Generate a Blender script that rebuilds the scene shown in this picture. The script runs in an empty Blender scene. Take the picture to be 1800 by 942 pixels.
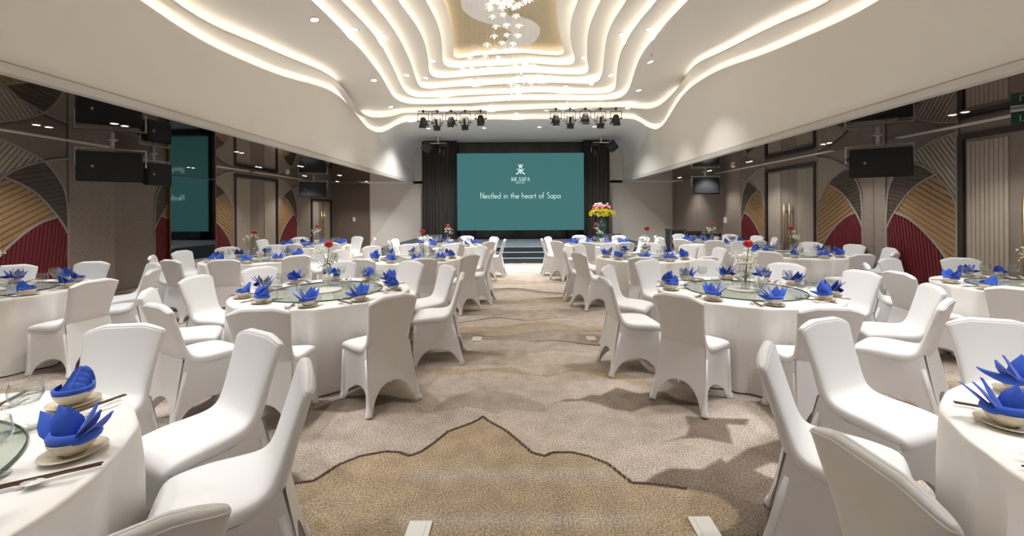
import bpy, bmesh, math, random
import numpy as np
from mathutils import Vector, Matrix, noise as mnoise
from mathutils.bvhtree import BVHTree
PI = math.pi
scene = bpy.context.scene
COL = scene.collection
random.seed(7)

# ------------------------------------------------------------------ camera
cam_d = bpy.data.cameras.new('camera'); cam = bpy.data.objects.new('camera', cam_d); COL.objects.link(cam)
cam.location = (0, 0, 1.57)
cam.rotation_euler = (Matrix.Rotation(0.005, 3, 'Y') @ Matrix.Rotation(PI/2, 3, 'X')).to_euler()
cam_d.sensor_width = 36; cam_d.lens = 36*710/1800
cam_d.shift_x = -11/1800; cam_d.shift_y = -98/1800
cam_d.clip_start = 0.05; cam_d.clip_end = 200
scene.camera = cam
# ------------------------------------------------------------------ world, exposure
w_ = bpy.data.worlds.new('world'); scene.world = w_; w_.use_nodes = True
w_.node_tree.nodes['Background'].inputs[0].default_value = (0.9, 0.93, 1, 1)
w_.node_tree.nodes['Background'].inputs[1].default_value = 0.3
scene.view_settings.view_transform = 'Standard'; scene.view_settings.look = 'None'
scene.view_settings.gamma = 1; scene.view_settings.use_curve_mapping = False
scene.view_settings.exposure = 1.0
try:
    scene.cycles.use_denoising = True
    scene.cycles.max_bounces = 10; scene.cycles.diffuse_bounces = 5; scene.cycles.glossy_bounces = 5
    scene.cycles.transparent_max_bounces = 24; scene.cycles.caustics_reflective = False; scene.cycles.caustics_refractive = False
    scene.cycles.sample_clamp_indirect = 6
except Exception: pass
LED_STRENGTH = 4.1         # cove strips
DOWN_W = 100.0              # each main downlight
BAY_W = 48.0               # each side-bay spot
STAGE_W = 210.0
WARM = (1.0, 0.92, 0.79); WHITE = (1.0, 0.985, 0.965)
# ------------------------------------------------------------------ measured layout (metres)
LIPS={
 1:([(-4.55, -1.6, 2.55),(-4.55, -0.6, 2.75),(-4.55, 0.9, 2.9),(-4.55, 2.8, 2.72),(-4.55, 4.84, 2.57),(-4.55, 5.14, 2.52),(-4.55, 5.59, 2.47),(-4.55, 6.13, 2.47),(-4.55, 7.03, 2.54),(-4.55, 7.53, 2.59),(-4.55, 8.16, 2.68),(-4.55, 9.03, 2.85),(-4.55, 9.72, 2.95),(-4.55, 10.26, 2.97),(-4.55, 10.88, 2.89),(-4.55, 11.47, 2.75),(-4.55, 12.0, 2.58),(-4.55, 12.47, 2.48)],[(-4.3, 12.79, 2.47),(-4.12, 13.1, 2.7),(-3.96, 13.53, 3.0),(-3.61, 13.32, 3.0),(-3.22, 13.29, 3.0),(-0.19, 13.14, 3.0),(1.22, 13.11, 3.0),(3.1, 13.09, 3.0),(3.63, 13.12, 3.0),(4.2, 13.77, 3.04),(4.4, 13.62, 2.78)],[(4.55, 13.34, 2.63),(4.55, 12.52, 2.69),(4.55, 11.92, 2.94),(4.55, 11.16, 3.2),(4.55, 10.24, 3.24),(4.55, 9.1, 3.16),(4.55, 7.94, 2.95),(4.55, 7.17, 2.82),(4.55, 6.27, 2.71),(4.55, 5.56, 2.62),(4.55, 5.01, 2.61),(4.55, 2.8, 2.8),(4.55, 0.9, 2.95),(4.55, -0.6, 2.75),(4.55, -1.6, 2.55)]),
 2:([(-4.3, -1.6, 2.8),(-4.3, -0.6, 3.0),(-4.3, 0.9, 3.15),(-4.3, 2.8, 2.95),(-4.3, 5.0, 2.65),(-4.3, 5.28, 2.61),(-4.3, 5.79, 2.64),(-4.3, 6.64, 2.78),(-4.3, 7.12, 2.84),(-4.3, 7.71, 2.92),(-4.3, 8.53, 3.06),(-4.3, 9.19, 3.13),(-4.3, 9.7, 3.13),(-4.3, 10.11, 3.05),(-4.3, 10.55, 2.88),(-4.3, 11.04, 2.75),(-4.3, 11.57, 2.71)],[(-4.0, 12.5, 2.95),(-3.75, 12.8, 3.08),(-3.9, 12.85, 3.15),(-3.26, 12.86, 3.15),(-0.18, 12.56, 3.15),(1.16, 12.39, 3.15),(3.26, 12.27, 3.15),(3.75, 12.35, 3.12)],[(4.2, 12.3, 3.1),(4.3, 10.72, 3.3),(4.3, 10.25, 3.52),(4.3, 9.65, 3.53),(4.3, 8.59, 3.34),(4.3, 7.49, 3.19),(4.3, 6.77, 3.08),(4.3, 6.06, 2.95),(4.3, 5.46, 2.85),(4.3, 2.8, 3.05),(4.3, 0.9, 3.2),(4.3, -0.6, 3.0),(4.3, -1.6, 2.8)]),
 3:([(-3.21, -1.6, 3.3),(-3.31, -0.4, 3.3),(-3.16, 1.5, 3.3),(-3.26, 4.2, 3.3),(-3.21, 6.25, 3.3),(-3.18, 6.71, 3.3),(-3.18, 7.42, 3.3),(-3.17, 8.0, 3.3),(-3.22, 8.85, 3.3),(-3.32, 9.9, 3.3),(-3.48, 10.97, 3.3)],[(-3.56, 11.82, 3.3),(-3.39, 12.33, 3.3),(-2.91, 12.39, 3.3),(-1.57, 12.3, 3.3),(-0.17, 12.02, 3.3),(1.12, 12.01, 3.3),(2.43, 12.05, 3.3),(2.98, 11.86, 3.3)],[(3.03, 11.08, 3.3),(2.87, 10.11, 3.3),(2.69, 9.11, 3.3),(2.6, 8.29, 3.3),(2.61, 7.54, 3.3),(2.63, 6.82, 3.3),(2.69, 6.31, 3.3),(2.74, 4.2, 3.3),(2.64, 1.5, 3.3),(2.79, -0.4, 3.3),(2.69, -1.6, 3.3)]),
 4:([(-2.87, -1.6, 3.45),(-2.97, -0.4, 3.45),(-2.82, 1.5, 3.45),(-2.92, 4.2, 3.45),(-2.87, 6.54, 3.45),(-2.82, 7.07, 3.45),(-2.79, 7.61, 3.45),(-2.79, 8.16, 3.45),(-2.89, 9.0, 3.45),(-3.01, 9.93, 3.45),(-3.16, 10.95, 3.45)],[(-3.23, 11.76, 3.45),(-3.08, 12.18, 3.45),(-2.74, 12.22, 3.45),(-1.74, 12.0, 3.45),(-0.17, 11.84, 3.45),(0.68, 11.71, 3.45),(1.54, 11.87, 3.45),(2.19, 11.92, 3.45),(2.71, 11.79, 3.45)],[(2.74, 11.3, 3.45),(2.55, 10.44, 3.45),(2.34, 9.42, 3.45),(2.21, 8.51, 3.45),(2.2, 7.82, 3.45),(2.23, 7.12, 3.45),(2.3, 6.59, 3.45),(2.35, 4.2, 3.45),(2.25, 1.5, 3.45),(2.4, -0.4, 3.45),(2.3, -1.6, 3.45)]),
 5:([(-2.49, -1.6, 3.6),(-2.59, -0.4, 3.6),(-2.44, 1.5, 3.6),(-2.54, 4.2, 3.6),(-2.49, 6.83, 3.6),(-2.46, 7.28, 3.6),(-2.44, 7.97, 3.6),(-2.48, 8.82, 3.6),(-2.57, 9.76, 3.6),(-2.72, 10.7, 3.6)],[(-2.8, 11.57, 3.6),(-2.66, 11.84, 3.6),(-1.9, 11.65, 3.6),(-0.16, 11.39, 3.6),(0.65, 11.26, 3.6),(1.56, 11.4, 3.6),(2.17, 11.38, 3.6)],[(2.25, 10.89, 3.6),(2.09, 9.83, 3.6),(1.92, 8.87, 3.6),(1.82, 8.08, 3.6),(1.82, 7.43, 3.6),(1.87, 6.87, 3.6),(1.92, 4.2, 3.6),(1.82, 1.5, 3.6),(1.97, -0.4, 3.6),(1.87, -1.6, 3.6)]),
 6:([(-2.12, -1.6, 3.75),(-2.22, -0.4, 3.75),(-2.07, 1.5, 3.75),(-2.17, 4.2, 3.75),(-2.12, 7.12, 3.75),(-2.06, 7.64, 3.75),(-2.02, 8.38, 3.75),(-2.07, 9.11, 3.75),(-2.2, 9.98, 3.75)],[(-2.36, 10.81, 3.75),(-2.32, 11.28, 3.75),(-2.05, 11.34, 3.75),(-1.22, 11.17, 3.75),(-0.15, 10.99, 3.75),(0.44, 10.94, 3.75),(1.04, 11.06, 3.75),(1.8, 11.1, 3.75)],[(1.92, 10.81, 3.75),(1.75, 10.13, 3.75),(1.59, 9.24, 3.75),(1.47, 8.42, 3.75),(1.45, 7.73, 3.75),(1.49, 7.15, 3.75),(1.54, 4.2, 3.75),(1.44, 1.5, 3.75),(1.59, -0.4, 3.75),(1.49, -1.6, 3.75)]),
 7:([(-1.69, -1.6, 3.9),(-1.79, -0.4, 3.9),(-1.64, 1.5, 3.9),(-1.74, 4.2, 3.9),(-1.69, 7.41, 3.9),(-1.65, 8.01, 3.9),(-1.67, 8.72, 3.9),(-1.78, 9.56, 3.9),(-1.93, 10.39, 3.9)],[(-1.92, 10.82, 3.9),(-1.75, 10.97, 3.9),(-1.39, 10.92, 3.9),(-0.79, 10.84, 3.9),(-0.15, 10.77, 3.9),(0.24, 10.64, 3.9),(0.82, 10.75, 3.9),(1.4, 10.79, 3.9)],[(1.51, 10.43, 3.9),(1.41, 10.04, 3.9),(1.22, 9.27, 3.9),(1.12, 8.61, 3.9),(1.08, 7.98, 3.9),(1.13, 7.43, 3.9),(1.18, 4.2, 3.9),(1.08, 1.5, 3.9),(1.23, -0.4, 3.9),(1.13, -1.6, 3.9)]),
 8:([(-1.41, -1.6, 4.05),(-1.51, -0.4, 4.05),(-1.36, 1.5, 4.05),(-1.46, 4.2, 4.05),(-1.41, 7.7, 4.05),(-1.41, 8.32, 4.05),(-1.47, 9.13, 4.05),(-1.56, 9.93, 4.05)],[(-1.65, 10.44, 4.05),(-1.61, 10.71, 4.05),(-1.39, 10.64, 4.05),(-1.07, 10.51, 4.05),(-0.14, 10.36, 4.05),(0.23, 10.36, 4.05),(0.61, 10.46, 4.05),(1.1, 10.52, 4.05)],[(1.24, 10.43, 4.05),(1.08, 9.79, 4.05),(0.92, 9.01, 4.05),(0.81, 8.28, 4.05),(0.77, 7.72, 4.05),(0.82, 4.2, 4.05),(0.72, 1.5, 4.05),(0.87, -0.4, 4.05),(0.77, -1.6, 4.05)]),
}
TABLES={'A1': (-2.14, 1.03), 'A2': (-2.02, 4.23), 'A3': (-1.87, 7.2), 'A4': (-1.75, 10.05), 'B1': (2.37, 1.1), 'B2': (2.32, 4.18), 'B3': (2.25, 7.22), 'B4': (2.0, 10.12), 'C1': (-5.68, 4.28), 'C2': (-4.65, 7.2), 'C3': (-5.1, 10.12), 'D1': (5.5, 4.23), 'D2': (5.16, 7.55), 'D3': (5.05, 10.5)}
CHAIRS={'A1':[[-9,1.31],[31,1.4],[61,1.38],[99,1.36]],'A2':[[-151,1.38],[-117,1.36],[-82,1.36],[-44,1.37],[7,1.36],[37,1.36],[67,1.36],[108,1.39],[147,1.38],[177,1.42]],'A3':[[-108,1.34],[-66,1.34],[-30,1.34],[4,1.35],[43,1.34],[78,1.34],[119,1.34],[150,1.38],[181,1.42],[212,1.42]],'A4':[[-158,1.34],[-105,1.42],[-74,1.37],[-40,1.34],[-3,1.34],[39,1.34],[78,1.34],[126,1.34],[171,1.34]],'B1':[[-180,1.41],[70,1.43],[110,1.46],[143,1.45]],'B2':[[-175,1.46],[-138,1.36],[-97,1.41],[-55,1.46],[-24,1.47],[10,1.47],[41,1.36],[80,1.36],[113,1.45],[148,1.45]],'B3':[[-154,1.34],[-108,1.34],[-69,1.34],[5,1.42],[36,1.42],[67,1.35],[103,1.42],[136,1.42],[175,1.42]],'B4':[[-180,1.34],[-143,1.38],[-112,1.35],[-77,1.34],[-10,1.35],[21,1.34],[55,1.34],[101,1.34],[149,1.34]],'C1':[[-8,1.36],[24,1.36],[60,1.36],[102,1.36],[133,1.36]],'C2':[[-148,1.38],[-106,1.36],[-74,1.36],[-36,1.36],[39,1.36],[69,1.36],[110,1.36],[144,1.36],[177,1.36]],'C3':[[-81,1.42],[-51,1.42],[27,1.34],[67,1.34],[132,1.34],[175,1.34]],'D1':[[-147,1.47],[66,1.47],[105,1.38],[145,1.4],[175,1.36]],'D2':[[-139,1.36],[-87,1.36],[-56,1.36],[-16,1.47],[14,1.46],[44,1.41],[102,1.36]],'D3':[[-174,1.42],[-145,1.42],[-114,1.42],[-74,1.42],[-16,1.42],[15,1.42],[46,1.34],[104,1.34],[155,1.34]]}
SETS={'A1':[[-148.0,0.69],[-112.7,0.69],[-77.5,0.69],[-42.3,0.69],[-7.1,0.69],[28.1,0.716],[71.2,0.735],[106.4,0.69],[141.6,0.69],[176.8,0.69]],'B1':[[-146.4,0.69],[-110.8,0.69],[-75.1,0.69],[-39.4,0.69],[-3.7,0.69],[31.9,0.69],[67.6,0.69],[103.3,0.697],[142.2,0.684],[177.9,0.69]],'A2':[[-152.7,0.722],[-119.8,0.645],[-75.7,0.735],[-41.9,0.735],[3.2,0.694],[38.2,0.69],[73.2,0.698],[107.7,0.732],[142.3,0.735],[174.8,0.69]],'B2':[[-137.8,0.735],[-99.6,0.71],[-47.7,0.688],[-27.8,0.735],[18.5,0.735],[44.4,0.735],[75.8,0.692],[117.7,0.681],[157.1,0.735],[179.1,0.735]],'C1':[[-163.1,0.69],[-126.1,0.69],[-89.0,0.69],[-52.0,0.69],[-14.9,0.733],[18.6,0.69],[52.2,0.69],[85.7,0.735],[122.8,0.69],[159.8,0.69]],'D1':[[-171.2,0.735],[-137.6,0.69],[-104.1,0.69],[-70.5,0.69],[-37.0,0.69],[-3.4,0.69],[30.1,0.69],[63.7,0.719],[95.3,0.69],[158.4,0.735]]}
PENDANTS=[(-0.48,6.95,5.13),(-0.48,7.09,5.14),(-0.26,6.71,5.02),(-0.26,6.91,5.06),(-0.36,7.25,5.34),(-0.23,7.26,5.35),(-0.1,6.56,4.98),(-0.06,6.64,4.93),(0.02,6.5,4.89),(0.04,6.85,5.09),(0.13,6.48,4.94),(0.21,6.86,5.16),(-0.43,7.03,5.23),(-0.14,6.7,5.0),(-0.45,7.41,5.15),(-0.25,7.35,5.16),(-0.02,7.01,4.97),(-0.39,7.34,4.94),(-0.19,7.16,4.88),(0.03,7.25,4.91),(-0.41,7.17,4.69),(-0.19,7.42,4.82),(0.01,7.26,4.74),(-0.53,7.09,4.51),(-0.28,7.33,4.64),(-0.08,7.47,4.68),(-0.73,7.55,4.57),(-0.41,7.13,4.43),(-0.21,7.82,4.68),(-0.95,8.08,4.67),(-0.66,8.3,4.77),(-0.39,8.14,4.69),(-1.07,7.97,4.52),(-0.79,8.08,4.59),(-0.53,7.75,4.44),(0.13,7.31,4.25),(-1.06,7.7,4.31),(-0.97,7.66,4.26),(-0.85,7.53,4.25),(-0.76,7.44,4.18),(-0.68,7.69,4.29),(-0.57,7.82,4.35),(-0.49,7.66,4.3),(-0.37,7.76,4.33),(-0.33,7.96,4.38),(-0.2,8.28,4.53),(-0.03,7.91,4.43),(0.02,7.57,4.26),(0.14,7.49,4.29),(0.23,7.61,4.26),(0.28,7.33,4.22),(0.35,7.27,4.17),(0.42,7.55,4.22),(0.07,7.65,4.22),(0.0,7.89,4.19),(0.21,7.82,4.2),(0.37,8.02,4.25),(0.13,8.05,4.17),(0.27,8.01,4.12),(-0.13,8.01,4.1),(-0.01,7.82,4.01),(0.13,8.0,4.02),(-0.25,7.8,3.92),(-0.12,7.94,3.91),(0.02,7.8,3.84),(-0.3,7.87,3.82),(-0.17,7.64,3.72)]
DOWNLIGHTS=[(-3.41,6.79,4.77),(-3.08,7.64,5.07),(-2.76,8.26,5.22),(-2.19,10.46,5.47),(-3.54,9.95,4.77),(-2.92,10.65,5.05),(-2.57,11.33,5.19),(-3.85,12.26,4.87),(-2.21,12.02,5.17),(-1.18,11.52,5.47),(-0.83,12.58,4.87),(-3.51,13.32,4.72),(-0.04,12.99,4.72),(-3.19,14.41,4.57),(-1.2,14.36,4.57),(0.76,14.28,4.57),(2.7,14.24,4.57),(2.14,8.27,5.22),(2.52,7.71,5.07),(3.0,9.12,4.87),(1.68,10.28,5.47),(2.08,11.4,5.35),(2.48,10.74,5.19),(3.31,11.05,4.87),(1.38,11.64,5.17),(3.35,12.31,4.87),(0.89,12.53,4.87),(0.67,11.22,5.47)]
BAYLIGHTS=[(-6.74,5.73,2),(-5.6,5.68,2),(-5.72,8.29,1),(-7.03,10.94,1),(-5.81,10.79,1),(-7.18,13.58,1),(-5.94,13.44,1),(-7.2,16.09,1),(-6.05,16.17,1),(5.74,5.26,2),(5.77,7.56,2),(5.89,10.29,1),(5.94,12.54,1),(6.01,15.02,1)]
CARPET={'hill':[(-1.54,2.28),(-1.41,2.33),(-1.21,2.37),(-1.18,2.42),(-1.13,2.52),(-1.03,2.61),(-0.88,2.66),(-0.79,2.65),(-0.71,2.61),(-0.65,2.65),(-0.59,2.74),(-0.51,2.9),(-0.36,3.01),(-0.31,3.06),(-0.28,3.11),(-0.24,3.05),(-0.18,2.99),(-0.1,2.91),(0.01,2.75),(0.08,2.64),(0.16,2.6),(0.22,2.64),(0.34,2.64),(0.44,2.6),(0.55,2.52),(0.6,2.43),(0.65,2.34),(0.76,2.33),(0.94,2.29),(1.09,2.23),(1.14,2.13),(1.12,2.06),(1.04,2.0),(0.89,1.97),(0.73,1.95),(0.11,1.91),(-0.79,1.92),(-1.35,2.0)],'darkR':[(0.72,2.34),(0.82,2.42),(0.92,2.47),(1.11,2.46),(1.28,2.57),(1.29,2.52),(1.5,2.67),(1.8,2.78),(2.15,2.81),(1.45,1.9),(0.86,1.91),(1.09,2.06),(1.07,2.23)],'patchR':[(1.42,2.45),(1.57,2.52),(1.7,2.48),(1.69,2.35),(1.57,2.31),(1.48,2.38)],'brownR2':[(0.96,2.74),(1.17,2.83),(1.24,2.95),(1.27,3.1),(1.46,3.07),(1.74,3.05),(1.66,2.96),(1.53,2.98),(1.44,2.72),(1.26,2.8),(1.11,2.79)],'brownR3':[(0.33,3.34),(0.39,3.39),(0.5,3.39),(0.62,3.47),(0.7,3.46),(0.87,3.61),(1.03,3.49),(1.26,3.53),(1.32,3.39),(1.55,3.25),(1.17,3.28),(1.04,3.26),(0.89,3.17),(0.75,3.21),(0.66,3.29),(0.54,3.36)],'cloud':[(-0.91,3.33),(-0.79,3.23),(-0.7,3.17),(-0.65,3.3),(-0.6,3.43),(-0.45,3.53),(-0.35,3.64),(-0.17,3.53),(-0.06,3.51),(0.07,3.42),(0.22,3.27),(0.33,3.36),(0.22,3.18),(0.14,3.17),(-0.06,3.22),(-0.18,3.15),(-0.31,3.22),(-0.42,3.26),(-0.56,3.21),(-0.68,3.17),(-0.78,3.19)],'brownL':[(-1.65,3.23),(-1.56,3.37),(-1.42,3.61),(-1.24,3.51),(-0.88,3.39),(-0.84,3.33),(-1.06,3.36),(-1.16,3.28),(-1.35,3.18),(-1.53,3.2)],'brownL2':[(-1.74,2.51),(-1.57,2.49),(-1.37,2.45),(-1.26,2.37),(-1.41,2.33),(-1.57,2.27)],'tanfar':[(-0.71,4.1),(-0.45,4.03),(-0.29,4.06),(-0.07,4.11),(0.09,3.94),(0.27,3.88),(0.5,4.02),(0.72,4.06),(0.92,3.95),(1.13,3.84),(1.28,3.58),(0.88,3.79),(0.55,3.98),(0.26,3.85),(0.05,3.91),(-0.32,4.01),(-0.56,3.91),(-1.0,3.97)],'lightfar':[(-0.73,4.18),(-0.54,4.27),(-0.14,4.19),(0.13,4.49),(0.42,4.57),(0.9,4.46),(1.31,4.43),(0.93,4.29),(0.74,4.16),(0.25,4.14),(0.03,4.12)]}
INLAY=[(-1.08,7.71),(-1.14,8.2),(-1.09,8.47),(-0.93,8.75),(-0.67,8.96),(-0.39,9.12),(-0.19,9.34),(-0.15,9.57),(-0.26,9.88),(-0.41,10.2),(-0.39,10.4),(-0.08,10.48),(0.06,10.24),(0.31,10.11),(0.46,9.82),(0.53,9.41),(0.47,9.1),(0.29,8.84),(0.05,8.69),(-0.18,8.62),(-0.26,8.38),(-0.16,7.95),(-0.16,7.72)]
VASE={'A2':(-.15,.33),'B2':(0,-.05),'A3':(.2,-.1),'B3':(.02,0),'D2':(.03,.1),'C2':(-.3,.3)}
HOLD={'A2':(-.05,.15),'B2':(.10,-.14),'A3':(.12,-.15),'B3':(-.05,-.1)}
NAPPICK={('A1',5):(6,-1.65),('A1',6):(3,-1.2),('B1',8):(0,-1.9),('B1',7):(7,-1.6)}
# ------------------------------------------------------------------ helpers
def tag(o, label=None, cat=None, group=None, kind=None):
    if label: o['label'] = label
    if cat: o['category'] = cat
    if group: o['group'] = group
    if kind: o['kind'] = kind
    return o
def empty(name, loc=(0,0,0), rz=0, label=None, cat=None, group=None, kind=None, parent=None):
    o = bpy.data.objects.new(name, None); COL.objects.link(o); o.location = loc; o.rotation_euler = (0,0,rz)
    o.empty_display_size = 0.1
    if parent: o.parent = parent
    return tag(o, label, cat, group, kind)
def link(name, me, parent=None, loc=None, rot=None):
    o = bpy.data.objects.new(name, me); COL.objects.link(o)
    if parent: o.parent = parent
    if loc is not None: o.location = loc
    if rot is not None: o.rotation_euler = rot
    return o
class MB:
    """collects shapes into one mesh"""
    def __init__(s): s.v = []; s.f = []
    def add(s, v, f):
        b = len(s.v); s.v += [tuple(p) for p in v]; s.f += [tuple(i+b for i in q) for q in f]; return s
    def box(s, x0,x1,y0,y1,z0,z1, M=None):
        v = [(x,y,z) for z in (z0,z1) for y in (y0,y1) for x in (x0,x1)]
        if M: v = [M @ Vector(p) for p in v]
        return s.add(v, [(0,2,3,1),(4,5,7,6),(0,1,5,4),(2,6,7,3),(0,4,6,2),(1,3,7,5)])
    def cbox(s, x0,x1,y0,y1,z0,z1, c, M=None):
        """box with chamfered edges"""
        bm = bmesh.new(); bmesh.ops.create_cube(bm, size=1)
        for q in bm.verts: q.co = Vector(((x0+x1)/2+q.co.x*(x1-x0), (y0+y1)/2+q.co.y*(y1-y0), (z0+z1)/2+q.co.z*(z1-z0)))
        bmesh.ops.bevel(bm, geom=bm.edges[:], offset=c, segments=2, affect='EDGES', profile=0.6)
        bm.verts.ensure_lookup_table()
        for i, q in enumerate(bm.verts): q.index = i
        v = [q.co.copy() for q in bm.verts]
        if M: v = [M @ p for p in v]
        f = [tuple(q.index for q in fc.verts) for fc in bm.faces]; bm.free()
        return s.add(v, f)
    def lathe(s, prof, n=20, c=(0,0,0), caps=False, M=None):
        v = []
        for r,z in prof:
            for k in range(n):
                a = 2*PI*k/n; v.append(Vector((c[0]+r*math.cos(a), c[1]+r*math.sin(a), c[2]+z)))
        if M: v = [M @ p for p in v]
        f = []
        for i in range(len(prof)-1):
            for k in range(n):
                k2 = (k+1)%n; f.append((i*n+k, i*n+k2, (i+1)*n+k2, (i+1)*n+k))
        if caps: f.append(tuple(range(n))[::-1]); f.append(tuple((len(prof)-1)*n+k for k in range(n)))
        return s.add(v, f)
    def tube(s, pts, r, n=8, r1=None, caps=True):
        P = [Vector(p) for p in pts]; v = []; f = []
        ref = None
        for i, p in enumerate(P):
            t = (P[min(i+1,len(P)-1)] - P[max(i-1,0)]).normalized()
            if ref is None:
                ref = Vector((0,0,1)) if abs(t.z) < .9 else Vector((1,0,0))
            u = t.cross(ref).normalized(); ref2 = u.cross(t).normalized(); ref = ref2
            if isinstance(r, (list,tuple)): rad = r[i]
            else: rad = r if r1 is None else r + (r1-r)*i/max(1,len(P)-1)
            for k in range(n):
                a = 2*PI*k/n; v.append(p + u*math.cos(a)*rad + ref2*math.sin(a)*rad)
        for i in range(len(P)-1):
            for k in range(n):
                k2=(k+1)%n; f.append((i*n+k, (i+1)*n+k, (i+1)*n+k2, i*n+k2))
        if caps:
            f.append(tuple(range(n))); f.append(tuple((len(P)-1)*n+k for k in range(n))[::-1])
        return s.add(v, f)
    def ball(s, c, r, n=8, m=5, sz=1.0):
        prof = [(max(1e-4, r*math.sin(PI*i/m)), -r*sz*math.cos(PI*i/m)) for i in range(m+1)]
        return s.lathe(prof, n, c)
    def grid(s, rows, closed=False):
        n = len(rows[0]); v = [p for r in rows for p in r]; f = []
        for i in range(len(rows)-1):
            for k in range(n if closed else n-1):
                k2 = (k+1)%n; f.append((i*n+k, i*n+k2, (i+1)*n+k2, (i+1)*n+k))
        return s.add(v, f)
    def prism(s, poly, frame, d0, d1):
        """poly: list of (a,b) ; frame: (origin, U, V, N)"""
        o, U, V, N = frame; n = len(poly)
        v = [o + U*a + V*b + N*d0 for a,b in poly] + [o + U*a + V*b + N*d1 for a,b in poly]
        f = [tuple(range(n))[::-1], tuple(range(n,2*n))] + [(i,(i+1)%n,n+(i+1)%n,n+i) for i in range(n)]
        return s.add(v, f)
    def mesh(s, name, mat=None, smooth=False, recalc=False):
        me = bpy.data.meshes.new(name); me.from_pydata([tuple(p) for p in s.v], [], s.f)
        if recalc:
            bm = bmesh.new(); bm.from_mesh(me); bmesh.ops.recalc_face_normals(bm, faces=bm.faces[:]); bm.to_mesh(me); bm.free()
        if mat: me.materials.append(mat)
        if smooth: me.polygons.foreach_set('use_smooth', [True]*len(me.polygons))
        me.update(); return me
    def obj(s, name, mat=None, parent=None, smooth=False, loc=None, rot=None, recalc=False):
        return link(name, s.mesh(name, mat, smooth, recalc), parent, loc, rot)
def catmull(P, k):
    P = [Vector(p) if not isinstance(p, Vector) else p for p in P]; out = []
    for i in range(len(P)-1):
        p0, p1, p2, p3 = P[max(i-1,0)], P[i], P[i+1], P[min(i+2,len(P)-1)]
        for j in range(k):
            t = j/k
            out.append(0.5*((2*p1)+(p2-p0)*t+(2*p0-5*p1+4*p2-p3)*t*t+(3*p1-p0-3*p2+p3)*t**3))
    out.append(P[-1].copy()); return out
def resample(P, n):
    P = [Vector(p) for p in P]; d = [0]
    for a,b in zip(P,P[1:]): d.append(d[-1]+(b-a).length)
    out = []; j = 0
    for i in range(n):
        t = d[-1]*i/(n-1)
        while j < len(P)-2 and d[j+1] < t: j += 1
        u = 0 if d[j+1]==d[j] else (t-d[j])/(d[j+1]-d[j]); out.append(P[j].lerp(P[j+1], min(1,max(0,u))))
    return out
# ------------------------------------------------------------------ materials
def mat(name, col, rough=0.6, metal=0.0, bump=0.0, bscale=60.0, var=0.0, vscale=6.0, emit=None, estr=0.0, sheen=0.0, spec=0.5, coat=0.0):
    m = bpy.data.materials.new(name); m.use_nodes = True; nt = m.node_tree; b = nt.nodes['Principled BSDF']
    b.inputs['Base Color'].default_value = (*col, 1); b.inputs['Roughness'].default_value = rough; b.inputs['Metallic'].default_value = metal
    b.inputs['Specular IOR Level'].default_value = spec
    if sheen: b.inputs['Sheen Weight'].default_value = sheen
    if coat: b.inputs['Coat Weight'].default_value = coat; b.inputs['Coat Roughness'].default_value = 0.08
    if emit: b.inputs['Emission Color'].default_value = (*emit, 1); b.inputs['Emission Strength'].default_value = estr
    tc = nt.nodes.new('ShaderNodeTexCoord')
    if var:
        n = nt.nodes.new('ShaderNodeTexNoise'); n.inputs['Scale'].default_value = vscale; n.inputs['Detail'].default_value = 4
        nt.links.new(tc.outputs['Object'], n.inputs['Vector'])
        mr = nt.nodes.new('ShaderNodeMapRange'); mr.inputs[1].default_value = .3; mr.inputs[2].default_value = .7
        mr.inputs[3].default_value = 1-var; mr.inputs[4].default_value = 1+var
        nt.links.new(n.outputs[0], mr.inputs[0])
        mx = nt.nodes.new('ShaderNodeVectorMath'); mx.operation = 'SCALE'; mx.inputs[0].default_value = col
        nt.links.new(mr.outputs[0], mx.inputs['Scale']); nt.links.new(mx.outputs[0], b.inputs['Base Color'])
    if bump:
        n = nt.nodes.new('ShaderNodeTexNoise'); n.inputs['Scale'].default_value = bscale; n.inputs['Detail'].default_value = 3
        nt.links.new(tc.outputs['Object'], n.inputs['Vector'])
        bp = nt.nodes.new('ShaderNodeBump'); bp.inputs['Strength'].default_value = bump; bp.inputs['Distance'].default_value = 0.01
        nt.links.new(n.outputs[0], bp.inputs['Height']); nt.links.new(bp.outputs[0], b.inputs['Normal'])
    return m
def glass(name, tint, ior=1.45, rough=0.0):
    """thin clear glass: fresnel mix of tinted transparency and gloss"""
    m = bpy.data.materials.new(name); m.use_nodes = True; nt = m.node_tree; nt.nodes.clear()
    out = nt.nodes.new('ShaderNodeOutputMaterial'); mx = nt.nodes.new('ShaderNodeMixShader')
    tr = nt.nodes.new('ShaderNodeBsdfTransparent'); tr.inputs[0].default_value = (*tint, 1)
    gl = nt.nodes.new('ShaderNodeBsdfGlossy'); gl.inputs['Roughness'].default_value = rough
    lw = nt.nodes.new('ShaderNodeLayerWeight'); lw.inputs[0].default_value = .5
    pw = nt.nodes.new('ShaderNodeMath'); pw.operation = 'POWER'; pw.inputs[1].default_value = 4.0; nt.links.new(lw.outputs['Facing'], pw.inputs[0])
    fr = nt.nodes.new('ShaderNodeMath'); fr.operation = 'MULTIPLY_ADD'; fr.inputs[1].default_value = .85; fr.inputs[2].default_value = ((ior-1)/(ior+1))**2; nt.links.new(pw.outputs[0], fr.inputs[0])
    nt.links.new(fr.outputs[0], mx.inputs[0]); nt.links.new(tr.outputs[0], mx.inputs[1]); nt.links.new(gl.outputs[0], mx.inputs[2])
    nt.links.new(mx.outputs[0], out.inputs[0]); return m
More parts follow.
